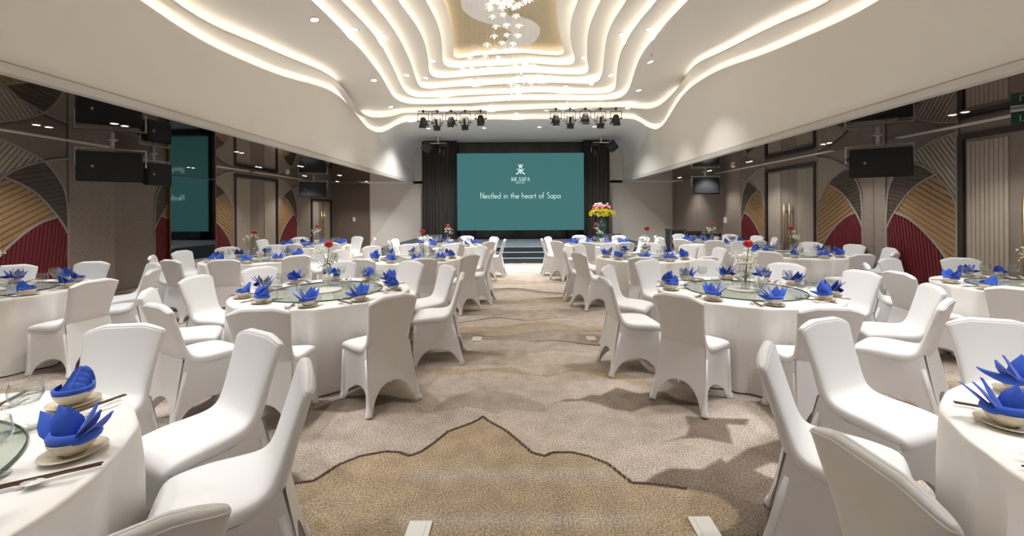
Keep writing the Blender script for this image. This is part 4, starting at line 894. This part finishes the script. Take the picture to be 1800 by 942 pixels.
mb = MB(); mb.box(-2.5,2.5,.12,.35,-1.5,1.5); 
for x in (-2.0,2.0): mb.box(x-.05,x+.05,.35,.62,-1.962,1.5)
mb.obj('mount', M['black_metal'], sc)
mb = MB(); emblem(mb, 0.0, .73, .40, -.006); mb.obj('emblem', M['letter'], sc)
mb = MB(); write(mb, 'KK SAPA', .005, .445, .145, font=SER, sp=.06, y=-.006); mb.obj('hotel_name', M['letter'], sc)
mb = MB(); write(mb, 'HOTEL', 0.0, .335, .07, .16, .55, y=-.006); mb.obj('hotel_word', M['letter'], sc)
mb = MB(); write(mb, 'Nestled in the heart of Sapa', 0.0, -.27, .235, .085, .085, y=-.006); mb.obj('slogan', M['letter'], sc)
# curtains
def curtain(x0, x1, y, z0, z1, seed, label):
    rng = random.Random(seed); n = int((x1-x0)/.012); cx = (x0+x1)/2; rows = []
    ph = [rng.uniform(0,6) for _ in range(3)]
    for z in (z0, z0+.5, (z0+z1)/2, z1-.3, z1):
        rows.append([(x0-cx+.012*k, .055*math.sin(.012*k*46+ph[0]+1.6*math.sin(.012*k*5+ph[1]))+.02*math.sin(.012*k*17+ph[2]+z*.3), z) for k in range(n+1)])
    mb = MB(); mb.grid(rows); r = empty('stage_curtain', (cx,y,0), 0, label, 'curtain', None)
    o = mb.obj('pleated_fabric', M['curtain'], r, True)
    mb = MB(); mb.box(x0-cx,x1-cx,-.02,.03,z1,z1+.03); mb.obj('curtain_track', M['black_metal'], r)
curtain(-4.02,-2.56,16.95,.46,4.55,1,'dark pleated floor-length curtain left of the teal screen')
curtain(2.72,3.84,16.95,.46,4.55,2,'dark pleated floor-length curtain right of the teal screen')
# podium with flowers
p = empty('podium', (3.06,15.0,.45), label='dark wooden lectern with teal emblem panel, right of the screen', cat='lectern')
mb = MB(); mb.cbox(-.30,.30,-.20,.20,.0,.06,.008); mb.obj('plinth', M['podium'], p)
mb = MB(); mb.cbox(-.26,-.17,-.16,.16,.06,.95,.006); mb.obj('side_panel', M['podium'], p); mb = MB(); mb.cbox(.17,.26,-.16,.16,.06,.95,.006); mb.obj('side_panel', M['podium'], p)
mb = MB(); mb.cbox(-.17,.17,-.14,.12,.06,.95,.004); fp = mb.obj('front_panel', M['teal'], p)
mb = MB(); emblem(mb, 0.0, .70, .15, -.143); mb.obj('emblem', M['gold_text'], fp)
mb = MB(); write(mb, 'KK SAPA', 0, .60, .062, font=SER, sp=.06, y=-.143); mb.obj('name_lettering', M['silver_text'], fp)
mb = MB(); mb.cbox(-.36,.36,-.24,.22,.95,1.0,.008); mb.obj('top', M['podium'], p)
mb = MB(); mb.cbox(-.35,.35,-.23,-.20,.96,1.13,.006); lp = mb.obj('lip_panel', M['teal'], p)
mb = MB(); emblem(mb, -.27, .985, .07, -.233); write(mb, 'KK SAPA', -.10, .995, .05, font=SER, sp=.06, y=-.233); write(mb, 'HOTEL', .17, .995, .045, .14, .3, y=-.233); mb.obj('name_lettering', M['silver_text'], lp)
fa = empty('flower_arrangement', (3.06,15.0,1.457), label='wide yellow and pink flower arrangement on top of the lectern', cat='flowers')
rng = random.Random(4)
mb = MB(); mb.lathe([(.02,0),(.16,0),(.18,.06),(.15,.08),(.02,.06)], 18); mb.obj('tray', M['black'], fa, True)
def blossoms(name, m, n, fn, r0, r1, petals=True):
    mb = MB()
    for k in range(n):
        c = Vector(fn()); r = rng.uniform(r0,r1)
        if petals:
            for j in range(5):
                a = 2*PI*j/5+rng.random(); d = Vector((math.cos(a),-.35,math.sin(a))).normalized(); t = d.cross(Vector((0,1,.2))).normalized()
                mb.add([c, c+d*r*.6+t*r*.42, c+d*r*1.1+Vector((0,-.01,0)), c+d*r*.6-t*r*.42], [(0,1,2,3)])
            mb.ball(c+Vector((0,-.006,0)), r*.3, 6, 4)
        else: mb.ball(c, r, 8, 5); 
    tag(mb.obj(name, M[m], fa), kind='stuff')
def yel():
    a = rng.uniform(-1,1); return (a*.46, -.20-rng.uniform(0,.10)*(1-abs(a)), .22-.30*rng.random()**1.3*(1-.4*abs(a))-.08*a*a)
blossoms('yellow_blossoms','yellow',150,yel,.03,.05)
blossoms('pink_blossoms','pink',34,lambda:(rng.uniform(-.30,.32),rng.uniform(-.14,.1),.27+rng.uniform(-.05,.09)),.04,.06,False)
blossoms('pale_blossoms','paleflower',16,lambda:(rng.uniform(-.26,.26),rng.uniform(-.12,.1),.34+rng.uniform(-.06,.08)),.035,.05,False)
mb = MB()
for k in range(60):
    a = rng.uniform(0,2*PI); d = Vector((math.cos(a),math.sin(a)*.6,rng.uniform(-.1,.8))).normalized(); t = d.cross(Vector((0,0,1))).normalized(); c = Vector((d.x*.2,d.y*.12,.12+d.z*.12)); L = rng.uniform(.12,.2)
    mb.add([c, c+d*L*.5+t*.018, c+d*L, c+d*L*.5-t*.018], [(0,1,2,3)])
tag(mb.obj('foliage', M['leaf'], fa), kind='stuff')
# floor monitors on the stage front
for x, w_, side in ((-2.97,.60,'left'),(3.26,.66,'right')):
    r = empty('stage_monitor', (x,14.0,.452), 0, f"low black wedge loudspeaker on the {side} of the stage", 'speaker')
    mb = MB(); W = w_/2; mb.add([(-W,-.2,0),(W,-.2,0),(W,.25,0),(-W,.25,0),(-W,-.16,.12),(W,-.16,.12),(W,.12,.34),(-W,.12,.34),(W,.25,.34),(-W,.25,.34)],[(0,3,2,1),(0,1,5,4),(4,5,6,7),(7,6,8,9),(3,9,8,2),(0,4,7,9,3),(1,2,8,6,5)]); mb.obj('cabinet', M['black'], r)
    mb = MB(); mb.add([(-W+.03,-.158,.14),(W-.03,-.158,.14),(W-.03,.09,.335),(-W+.03,.09,.335)],[(0,1,2,3)]); o = mb.obj('grille', M['grille'], r); o.location = (0,-.008,.01)
# ------------------------------------------------------------------ stage lights on two bars
def stage_bar(x0, x1, y, z, lights, side):
    cx = (x0+x1)/2
    b = empty('lighting_bar', (cx,y,z), 0, f"pale horizontal lighting bar with cables under the ceiling, {side}", 'lighting bar')
    mb = MB(); mb.tube([(x0-cx,0,0),(x1-cx,0,0)], .022, 10); mb.obj('pipe', M['white_metal'], b, True)
    for x in (x0+.45-cx, x1-.45-cx):
        hit = CB.ray_cast(Vector((cx+x,y,z+.02)), Vector((0,0,1))); top = (hit[0].z-z) if hit[0] else .3
        mb = MB(); mb.tube([(x,0,0),(x,0,top-.002)], .006, 6); mb.obj('hanger_rod', M['white_metal'], b)
    mb = MB(); xs = [l[0]-cx for l in lights]; pts = []
    for k in range(len(xs)-1):
        for t in (0,.25,.5,.75): pts.append((xs[k]+(xs[k+1]-xs[k])*t, -.02, .02-.10*math.sin(PI*t)*(1 if k in (1,2) else .4)))
    pts.append((xs[-1],-.02,.02)); mb.tube([tuple(p) for p in catmull(pts,3)], .010, 6); mb.obj('cable', M['black'], b)
    for k,(x,_,zl) in enumerate(lights):
        long = k in (1,3); ordn = ['first','second','third','fourth','fifth'][k]
        dz = z-zl
        r = empty('stage_light', (x,y,z), 0, (f"silver long-bodied stage lamp, {ordn} from left on the {side} bar" if long else f"squat black stage lamp, {ordn} from left on the {side} bar"), 'stage light', 'stage lamps on the bars')
        mb = MB(); mb.tube([(0,0,.03),(0,0,-.06)], .012, 8); mb.box(-.03,.03,-.03,.03,-.03,.035); mb.obj('clamp', M['black_metal'], r)
        mb = MB(); h = .16
        mb.box(-h,h,-.012,.012,-.075,-.06)
        for s in (-1,1): mb.box(s*h-.006,s*h+.006,-.016,.016,-dz-.03,-.06)
        mb.obj('yoke', M['black_metal'], r)
        T = Matrix.Translation((0,0,-dz)) @ Matrix.Rotation(math.radians(25 if not long else 18),4,'X')
        mb = MB()
        if long:
            mb.lathe([(.0,.17),(.09,.165),(.115,.12),(.118,-.08)], 16, M=T, caps=False); mb.obj('lamp_body', M['steel'], r, True)
            mb = MB(); mb.box(-.045,.03,-.125,-.10,-.08,.12, T); mb.box(-.125,.125,-.125,.125,-.10,-.075, T); mb.obj('body_strip', M['black'], r)
            mb = MB(); mb.lathe([(.09,-.10),(.10,-.22),(.095,-.22),(.085,-.10)], 4, M=T@Matrix.Rotation(PI/4,4,'Z')); mb.add([T@Vector(v) for v in ((-.1,-.1,-.1),(.1,-.1,-.1),(.10,-.13,-.22),(-.10,-.13,-.22))],[(0,1,2,3)]); mb.obj('barn_door', M['black'], r)
        else:
            mb.lathe([(.0,.11),(.05,.11),(.085,.07),(.10,0),(.12,-.02),(.125,-.11),(.11,-.11),(.10,-.03),(.0,.0)], 16, M=T); mb.obj('lamp_body', M['black'], r, True)
            mb = MB()
            for s in (0,1,2,3):
                R2 = T@Matrix.Rotation(s*PI/2,4,'Z'); mb.add([R2@Vector(v) for v in ((-.09,-.12,-.10),(.09,-.12,-.10),(.11,-.15,-.18),(-.11,-.15,-.18))],[(0,1,2,3)])
            mb.obj('barn_door', M['black'], r)
        for s in (-1,1): mb = MB(); mb.tube([(s*.11,0,-dz),(s*.185,0,-dz)], .018, 8); mb.obj('pivot_knob', M['black'], r)
def moving_heads(x, y, z, side, dirn):
    hit = CB.ray_cast(Vector((x,y,z-.6)), Vector((0,0,1))); zt = hit[0].z if hit[0] else z
    b = empty('ceiling_bracket', (x,y,zt), 0, f"white T-shaped ceiling bracket above the {side} curtain", 'bracket')
    mb = MB(); mb.cbox(-.09,.09,-.09,.09,-.02,-.001,.004); mb.obj('base_plate', M['white_metal'], b)
    mb = MB(); mb.tube([(0,0,-.01),(0,0,-.26)], .025, 10); mb.obj('drop_tube', M['white_metal'], b)
    mb = MB(); mb.cbox(-.32,.32,-.025,.025,-.29,-.25,.005); mb.obj('crossbar', M['white_metal'], b)
    for k,(dx,label) in enumerate(((.24*dirn,f"black moving-head spotlight hanging down before the {side} curtain"),(-.42*dirn,f"black angled wash light beside the bracket over the {side} curtain"))):
        r = empty('moving_head', (x+dx,y-.04*k,zt-.29), 0.3*dirn*k, label, 'stage light')
        mb = MB()
        if k == 0:
            mb.cbox(-.15,.15,-.11,.11,-.13,-.001,.012); mb.obj('base', M['black'], r)
            mb = MB()
            for s in (-1,1): mb.cbox(s*.15-.025,s*.15+.025,-.05,.05,-.40,-.13,.01)
            mb.obj('yoke_arm', M['black'], r); mb = MB(); mb.lathe([(.0,.14),(.08,.13),(.11,.06),(.115,-.10),(.10,-.16),(.0,-.15)], 16, (0,0,-.33)); mb.obj('head', M['black'], r, True)
            mb = MB(); mb.box(-.17,-.155,-.052,-.05,-.36,-.18); mb.obj('label_strip', M['white_metal'], r)
        else:
            T = Matrix.Translation((0,0,-.13))@Matrix.Rotation(math.radians(35*dirn),4,'Y')@Matrix.Rotation(.5,4,'X')
            mb.cbox(-.19,.19,-.16,.16,-.16,.16,.02,T); mb.obj('housing', M['black'], r); mb = MB(); mb.lathe([(.12,-.19),(.13,-.15),(.0,-.17)],14,M=T); mb.obj('lens', M['black_metal'], r)
            mb = MB(); mb.tube([(0,0,-.13),(0,0,.02),(.40*dirn*.4,.04,.02)], .014, 8); mb.obj('mount_arm', M['black_metal'], r)
# ------------------------------------------------------------------ loudspeakers hung from the bay ceilings
def speaker(x, y, w_, h, rz, ztop, label, tilt=.06):
    r = empty('loudspeaker', (x,y,ZB), rz, label, 'speaker', None); W = w_/2; zt = ztop-ZB
    mb = MB(); mb.tube([(0,0,-.012),(0,0,zt+.02)], .03, 12); mb.lathe([(.001,-.001),(.07,-.001),(.07,-.014),(.001,-.014)],16); mb.obj('drop_pole', M['white_metal'], r, True)
    mb = MB(); mb.box(-W-.035,W+.035,-.05,.02,zt,zt+.022)
    for s in (-1,1): mb.box(s*(W+.028)-.007,s*(W+.028)+.007,-.05,.02,zt-.28,zt)
    mb.obj('u_bracket', M['white_metal'], r)
    z1 = zt-.045; z0 = z1-h; d0, d1 = -.16, .24; k = .16; v = []
    for y_,ins in ((d0,.0),(d0+.05,-.0),(d1,k)): v += [(-W+ins,y_,z0+ins*.5),(W-ins,y_,z0+ins*.5),(W-ins,y_,z1-ins*.5),(-W+ins,y_,z1-ins*.5)]
    f = [(0,1,2,3)[::-1]] + [(a*4+i,a*4+(i+1)%4,(a+1)*4+(i+1)%4,(a+1)*4+i) for a in (0,1) for i in range(4)] + [(8,9,10,11)]
    bm = bmesh.new(); vs = [bm.verts.new(p) for p in v]
    for q in f: bm.faces.new([vs[i] for i in q])
    bmesh.ops.recalc_face_normals(bm, faces=bm.faces[:]); bmesh.ops.bevel(bm, geom=[e for e in bm.edges], offset=.012, segments=2, affect='EDGES')
    me = bpy.data.meshes.new('cabinet'); bm.to_mesh(me); bm.free(); me.materials.append(M['black']); link('cabinet', me, r)
    mb = MB(); mb.cbox(-W+.03,W-.03,d0-.012,d0+.004,z0+.03,z1-.03,.008); g = mb.obj('grille', M['grille'], r)
    mb = MB(); mb.lathe([(.001,0),(.018,0),(.02,.004),(.001,.005)],14,M=Matrix.Translation((-W*.5,d0-.012,(z0+z1)/2))@Matrix.Rotation(PI/2,4,'X')); mb.obj('badge', M['steel'], g)
    for s in (-1,1): mb = MB(); mb.tube([(s*(W-.01),-.015,(z0+z1)/2+.09),(s*(W+.045),-.015,(z0+z1)/2+.09)], .022, 10); mb.obj('side_knob', M['black_metal'], r)
speaker(-6.88,6.85,.80,.50,math.radians(34),2.655,'large black loudspeaker hung above the near left table')
speaker(-7.60,8.42,.50,.46,math.radians(80),2.66,'black loudspeaker seen side-on beside the wall mirror')
speaker(-7.25,14.3,.86,.52,math.radians(18),2.70,'black loudspeaker hung by the far left door')
speaker(6.02,6.75,.80,.48,math.radians(-32),2.64,'large black loudspeaker hung near the right wall arches')
speaker(6.02,13.0,.78,.52,math.radians(-10),2.68,'black loudspeaker hung by the far right wall')
# ------------------------------------------------------------------ equipment cases at the far right
for (x,y,w_,d_,h,lab,cat,kind) in ((4.92,14.3-1.6,.42,.5,1.02,'tall black equipment rack left of the cases','equipment rack',0),(5.42,12.7,.44,.5,.96,'black rack case with open front beside the mixer','equipment rack',1),(5.98,12.75,.62,.5,.90,'black mixer case with silver edges by the right wall','mixer case',2)):
    r = empty('equipment_case', (x,y,0), 0, lab, cat); W = w_/2; D = d_/2
    mb = MB(); mb.cbox(-W,W,-D+.02,D,.08,h-.04,.01); mb.obj('case_body', M['rack'], r)
    mb = MB()
    for sx in (-1,1):
        mb.box(sx*W-.015,sx*W+.015,-D,-D+.03,.08,h-.02)
    for z in (.08,.08+(h-.1)*.55,h-.05): mb.box(-W,W,-D,-D+.025,z,z+.03)
    mb.obj('edge_profile', M['rack_edge'], r)
    for k in range(3):
        if kind == 2: break
        mb = MB(); z = .16+k*(h-.3)/3; mb.cbox(-W+.03,W-.03,-D+.002,-D+.03,z,z+(h-.3)/3-.05,.006); mb.obj('rack_unit', M['black'], r)
    if kind == 2:
        mb = MB(); mb.cbox(-W,W,-D-.02,D,h-.04,h,.01); t_ = mb.obj('lid', M['rack_edge'], r)
        for k in range(3): mb = MB(); mb.lathe([(.001,0),(.025,0),(.03,.03),(.018,.05),(.001,.05)],10,(-.2+.17*k,.05,h)); mb.obj('knob', M['black'], r)
    else:
        mb = MB(); mb.cbox(-W-.02,W+.02,-D-.02,D+.02,h-.04,h,.008); mb.obj('lid', M['rack'], r)
    for sx in (-1,1):
        for sy in (-1,1): mb = MB(); mb.tube([(sx*(W-.06)-.015,sy*(D-.07),.04),(sx*(W-.06)+.015,sy*(D-.07),.04)],.038,12); mb.obj('caster', M['black'], r)
# ------------------------------------------------------------------ lamps

def downlight(x, y, zguess, power, stage=False, label=''):
    hit = CB.ray_cast(Vector((x,y,3.2)), Vector((0,0,1)))
    if hit[0] is None: return
    z = hit[0].z; n = hit[1]; n = n if n.z < 0 else -n
    r = empty('downlight', (x,y,z-.004), 0, label, 'ceiling light', 'round downlights in the main ceiling')
    r.rotation_euler = n.to_track_quat('-Z','Y').to_euler()
    mb = MB(); mb.lathe([(.062,.006),(.085,.006),(.085,-.006),(.064,-.008),(.060,.004)], 24); mb.obj('trim_ring', M['white_metal'], r, True)
    mb = MB(); mb.lathe([(.001,-.001),(.062,-.001)], 24); mb.obj('diffuser', M['lamp_disc'], r)
    l = spot('lamp', (0,0,-.03), power, WHITE, math.radians(130 if stage else 76), r, radius=.06, blend=.7)
    return r
for k,(x,y,z) in enumerate(DOWNLIGHTS):
    side = 'left' if x < -.35 else ('right' if x > .35 else 'centre')
    stg = 13 <= k <= 16
    if stg: lab = f"round recessed light in the soffit over the stage, {['first','second','third','fourth'][k-13]} from the left"
    else:
        sel = sorted([q for kk,q in enumerate(DOWNLIGHTS) if not 13<=kk<=16 and (q[0]<-.2)==(x<-.2)], key=lambda q:q[1])
        o_ = ['nearest','second nearest','third nearest','fourth nearest','fifth nearest','sixth nearest','seventh nearest','eighth nearest','ninth nearest','tenth nearest','eleventh nearest','twelfth nearest','thirteenth nearest'][sel.index((x,y,z))]
        lab = f"round recessed ceiling light, {o_} to the camera on the {'left' if x<-.2 else 'right'} half"
    downlight(x, y, z, STAGE_W if stg else DOWN_W, stg, lab)
# the same rows carry on over and behind the camera
for k,(x,y,q,sx) in enumerate([(sx*q,yy,q,sx) for yy in (-.6,1.2,3.0,4.6) for q in (3.55,2.65) for sx in (-1,1)]):
    downlight(x-.15, y, 5, DOWN_W, False, f"round recessed ceiling light above the camera, {['outer','inner'][q<3]} {'left' if sx<0 else 'right'} row, {['rearmost','third','second','foremost'][min(3,int((y+.7)/1.75))]} of four")
for k,(x,y,n) in enumerate(BAYLIGHTS + [(sx*q,yy,2) for yy in (-.7,1.1,3.1) for sx,q in ((-1,6.1),(1,5.7))]):
    if k >= len(BAYLIGHTS): lab = f"twin recessed light in the {'left' if x<0 else 'right'} mirrored ceiling beside the camera, {['rear','middle','front'][int((y+.8)//1.85)]}"
    else:
        sd = 'left' if x < 0 else 'right'; order = sorted([b for b in BAYLIGHTS if (b[0]<0)==(x<0)], key=lambda b:b[1]).index((x,y,n))
        lab = f"small recessed light in the {sd} mirrored ceiling, {['nearest','second','third','fourth','fifth','sixth','seventh','eighth','ninth'][order]} from the camera"
    r = empty('bay_light', (x,y,ZB-.001), 0, lab, 'ceiling light', 'recessed lights in the mirrored ceilings')
    for j in range(2):
        yo = (-.075 if j==0 else .075) if True else 0
        mb = MB(); mb.lathe([(.035,0),(.05,0),(.05,-.006),(.037,-.007)],18,(0,yo,0)); mb.obj('trim_ring', M['white_metal'], r, True)
        mb = MB(); mb.lathe([(.001,-.003),(.037,-.003)],18,(0,yo,0)); mb.obj('diffuser', M['bay_disc'], r)
    spot('lamp', (0,0,-.03), BAY_W, WHITE, math.radians(110), r, radius=.06, blend=.7)
# ------------------------------------------------------------------ chandelier
CZ = PANEL_Z-.002
ch = empty('chandelier', (.1,7.6,CZ), label='cascading chandelier of glowing crystal flowers on fine wires', cat='chandelier')
mb = MB()
for k in range(6):
    a = 2*PI*k/6; d = Vector((math.cos(a),math.sin(a),0)); t = Vector((-d.y,d.x,0))
    mb.grid([[d*.012+t*s*.008+Vector((0,0,.012)) for s in (-1,0,1)], [d*.044+t*s*.015+Vector((0,0,.024-abs(s)*.006)) for s in (-1,0,1)], [d*.070+t*s*.013+Vector((0,0,.014)) for s in (-1,0,1)], [d*.084+t*s*.003+Vector((0,0,-.002)) for s in (-1,0,1)]])
PET = mb.mesh('crystal_petals', M['crystal'])
mb = MB(); mb.lathe([(.001,.016),(.010,.008),(.016,-.010),(.015,-.024),(.009,-.034),(.001,-.038)],12); BUL = mb.mesh('bulb', M['bulb'], True)
wires = MB()
for x,y,z in PENDANTS:
    q = empty('crystal_flower', (x-.1,y-7.6,z-CZ), random.uniform(0,6), parent=ch); link('crystal_petals', PET, q); link('bulb', BUL, q)
    wires.tube([(x-.1,y-7.6,z-CZ+.02),(x-.1,y-7.6,-.001)], .0016, 4)
tag(wires.obj('suspension_wires', M['wire'], ch), kind='stuff')
for (x,y,z) in ((-.15,6.9,4.5),(.2,7.6,4.3),(.1,7.9,3.9)):
    l = bpy.data.lights.new('glow','POINT'); l.energy = 4; l.color = WARM; l.shadow_soft_size = .3; o = bpy.data.objects.new('glow', l); COL.objects.link(o); o.location = (x-.1,y-7.6,z-CZ); o.parent = ch
# ------------------------------------------------------------------ small fittings
for x,y,sd in ((-7.0,12.25,'left'),(5.88,11.03,'right')):
    r = empty('smoke_detector', (x,y,ZB), 0, f"white smoke detector on the {sd} mirrored ceiling", 'smoke detector')
    mb = MB(); mb.lathe([(.001,-.0005),(.065,-.0005),(.065,-.02),(.001,-.02)],20); mb.obj('base', M['white_metal'], r, True); mb = MB(); mb.lathe([(.055,-.02),(.06,-.04),(.045,-.065),(.001,-.07)],20); mb.obj('sensor_dome', M['china'], r, True)
for x,y,lab in ((-2.3,6.9,'left of the chandelier'),(2.85,8.6,'right of the chandelier'),(2.6,11.9,'near the right lighting bar'),(-2.75,11.6,'near the left lighting bar'),(.55,6.9,'on the gold panel')):
    hit = CB.ray_cast(Vector((x,y,3.3)), Vector((0,0,1)))
    if hit[0]:
        r = empty('sprinkler', (x,y,hit[0].z), 0, f"small brass ceiling sprinkler {lab}", 'sprinkler'); mb = MB(); mb.lathe([(.03,0),(.028,-.008),(.008,-.01),(.008,-.035),(.018,-.04),(.018,-.045),(.001,-.046)],12); mb.obj('sprinkler_head', M['brass'], r)
for x,y,lab in ((-.50,1.97,'left of the nearest pair'),(.915,1.99,'right of the nearest pair'),(-.52,5.0,'left of the farther pair'),(.895,5.0,'right of the farther pair')):
    r = empty('floor_socket', (x,y,0.001), 0, f"white floor socket plate in the aisle carpet, {lab}", 'floor socket')
    mb = MB(); mb.cbox(-.058,.058,-.08,.08,0,.008,.003); mb.obj('plate', M['plate_white'], r); mb = MB(); mb.cbox(-.032,.032,-.075,.075,.008,.0105,.001); mb.obj('lid', M['plate_white'], r)
def switch(x,y,z,rz,n,label):
    r = empty('wall_switch', (x,y,z), rz, label, 'wall switch'); mb = MB(); W = .045*n+.01; H_ = .09
    mb.cbox(-W,W,-.010,-.0005,-H_,H_,.003); mb.obj('plate', M['plate_white'], r)
    for k in range(n):
        for j in (-1,1): mb = MB(); xx = -W+.055+.09*k; mb.cbox(xx-.035,xx+.035,-.013,-.009,j*.042-.036,j*.042+.036,.002); mb.obj('rocker', M['china'], r)
switch(XR-.015,13.05,1.28,-PI/2,2,'white double switch plate on the right wall'); switch(-7.1,YF-.03,1.30,0,1,'small white switch plate on the dark front panel')
# exit sign hung from the right bay ceiling
r = empty('exit_sign', (6.36,4.86,ZB-.005), math.radians(-52), 'green hanging exit sign at the right edge of the photo', 'sign')
mb = MB(); mb.cbox(-.27,.27,-.012,.012,-.19,-.03,.004); mb.obj('sign_board', M['sign'], r); mb = MB(); mb.box(-.275,.275,-.02,.02,-.035,-.002); mb.obj('top_rail', M['white_metal'], r)
mb = MB(); write(mb, 'L', -.20, -.155, .07, .11, .12, y=-.014, centre=False); write(mb, 'O', -.13, -.155, .07, .11, .12, y=-.014, centre=False); write(mb, 'I', -.045, -.155, .07, .11, .12, y=-.014, centre=False)
ribbon(mb, [(-.118,-.072),(-.096,-.056),(-.074,-.072)], .009, -.014); ribbon(mb, [(-.070,-.052),(-.052,-.034)], .009, -.014); ribbon(mb, [(-.036,-.068),(-.018,-.048)], .009, -.014)
mb.obj('lettering', M['silver_text'], r)
stage_bar(-3.05,-.95,12.3,4.655,[(-2.88,0,4.36),(-2.45,0,4.30),(-2.03,0,4.38),(-1.6,0,4.31),(-1.13,0,4.42)],'left')
stage_bar(1.0,3.05,11.9,4.60,[(1.12,0,4.33),(1.54,0,4.26),(1.99,0,4.36),(2.43,0,4.26),(2.89,0,4.32)],'right')
moving_heads(-3.16,16.0,4.5,'left',1); moving_heads(3.30,16.0,4.5,'right',-1)
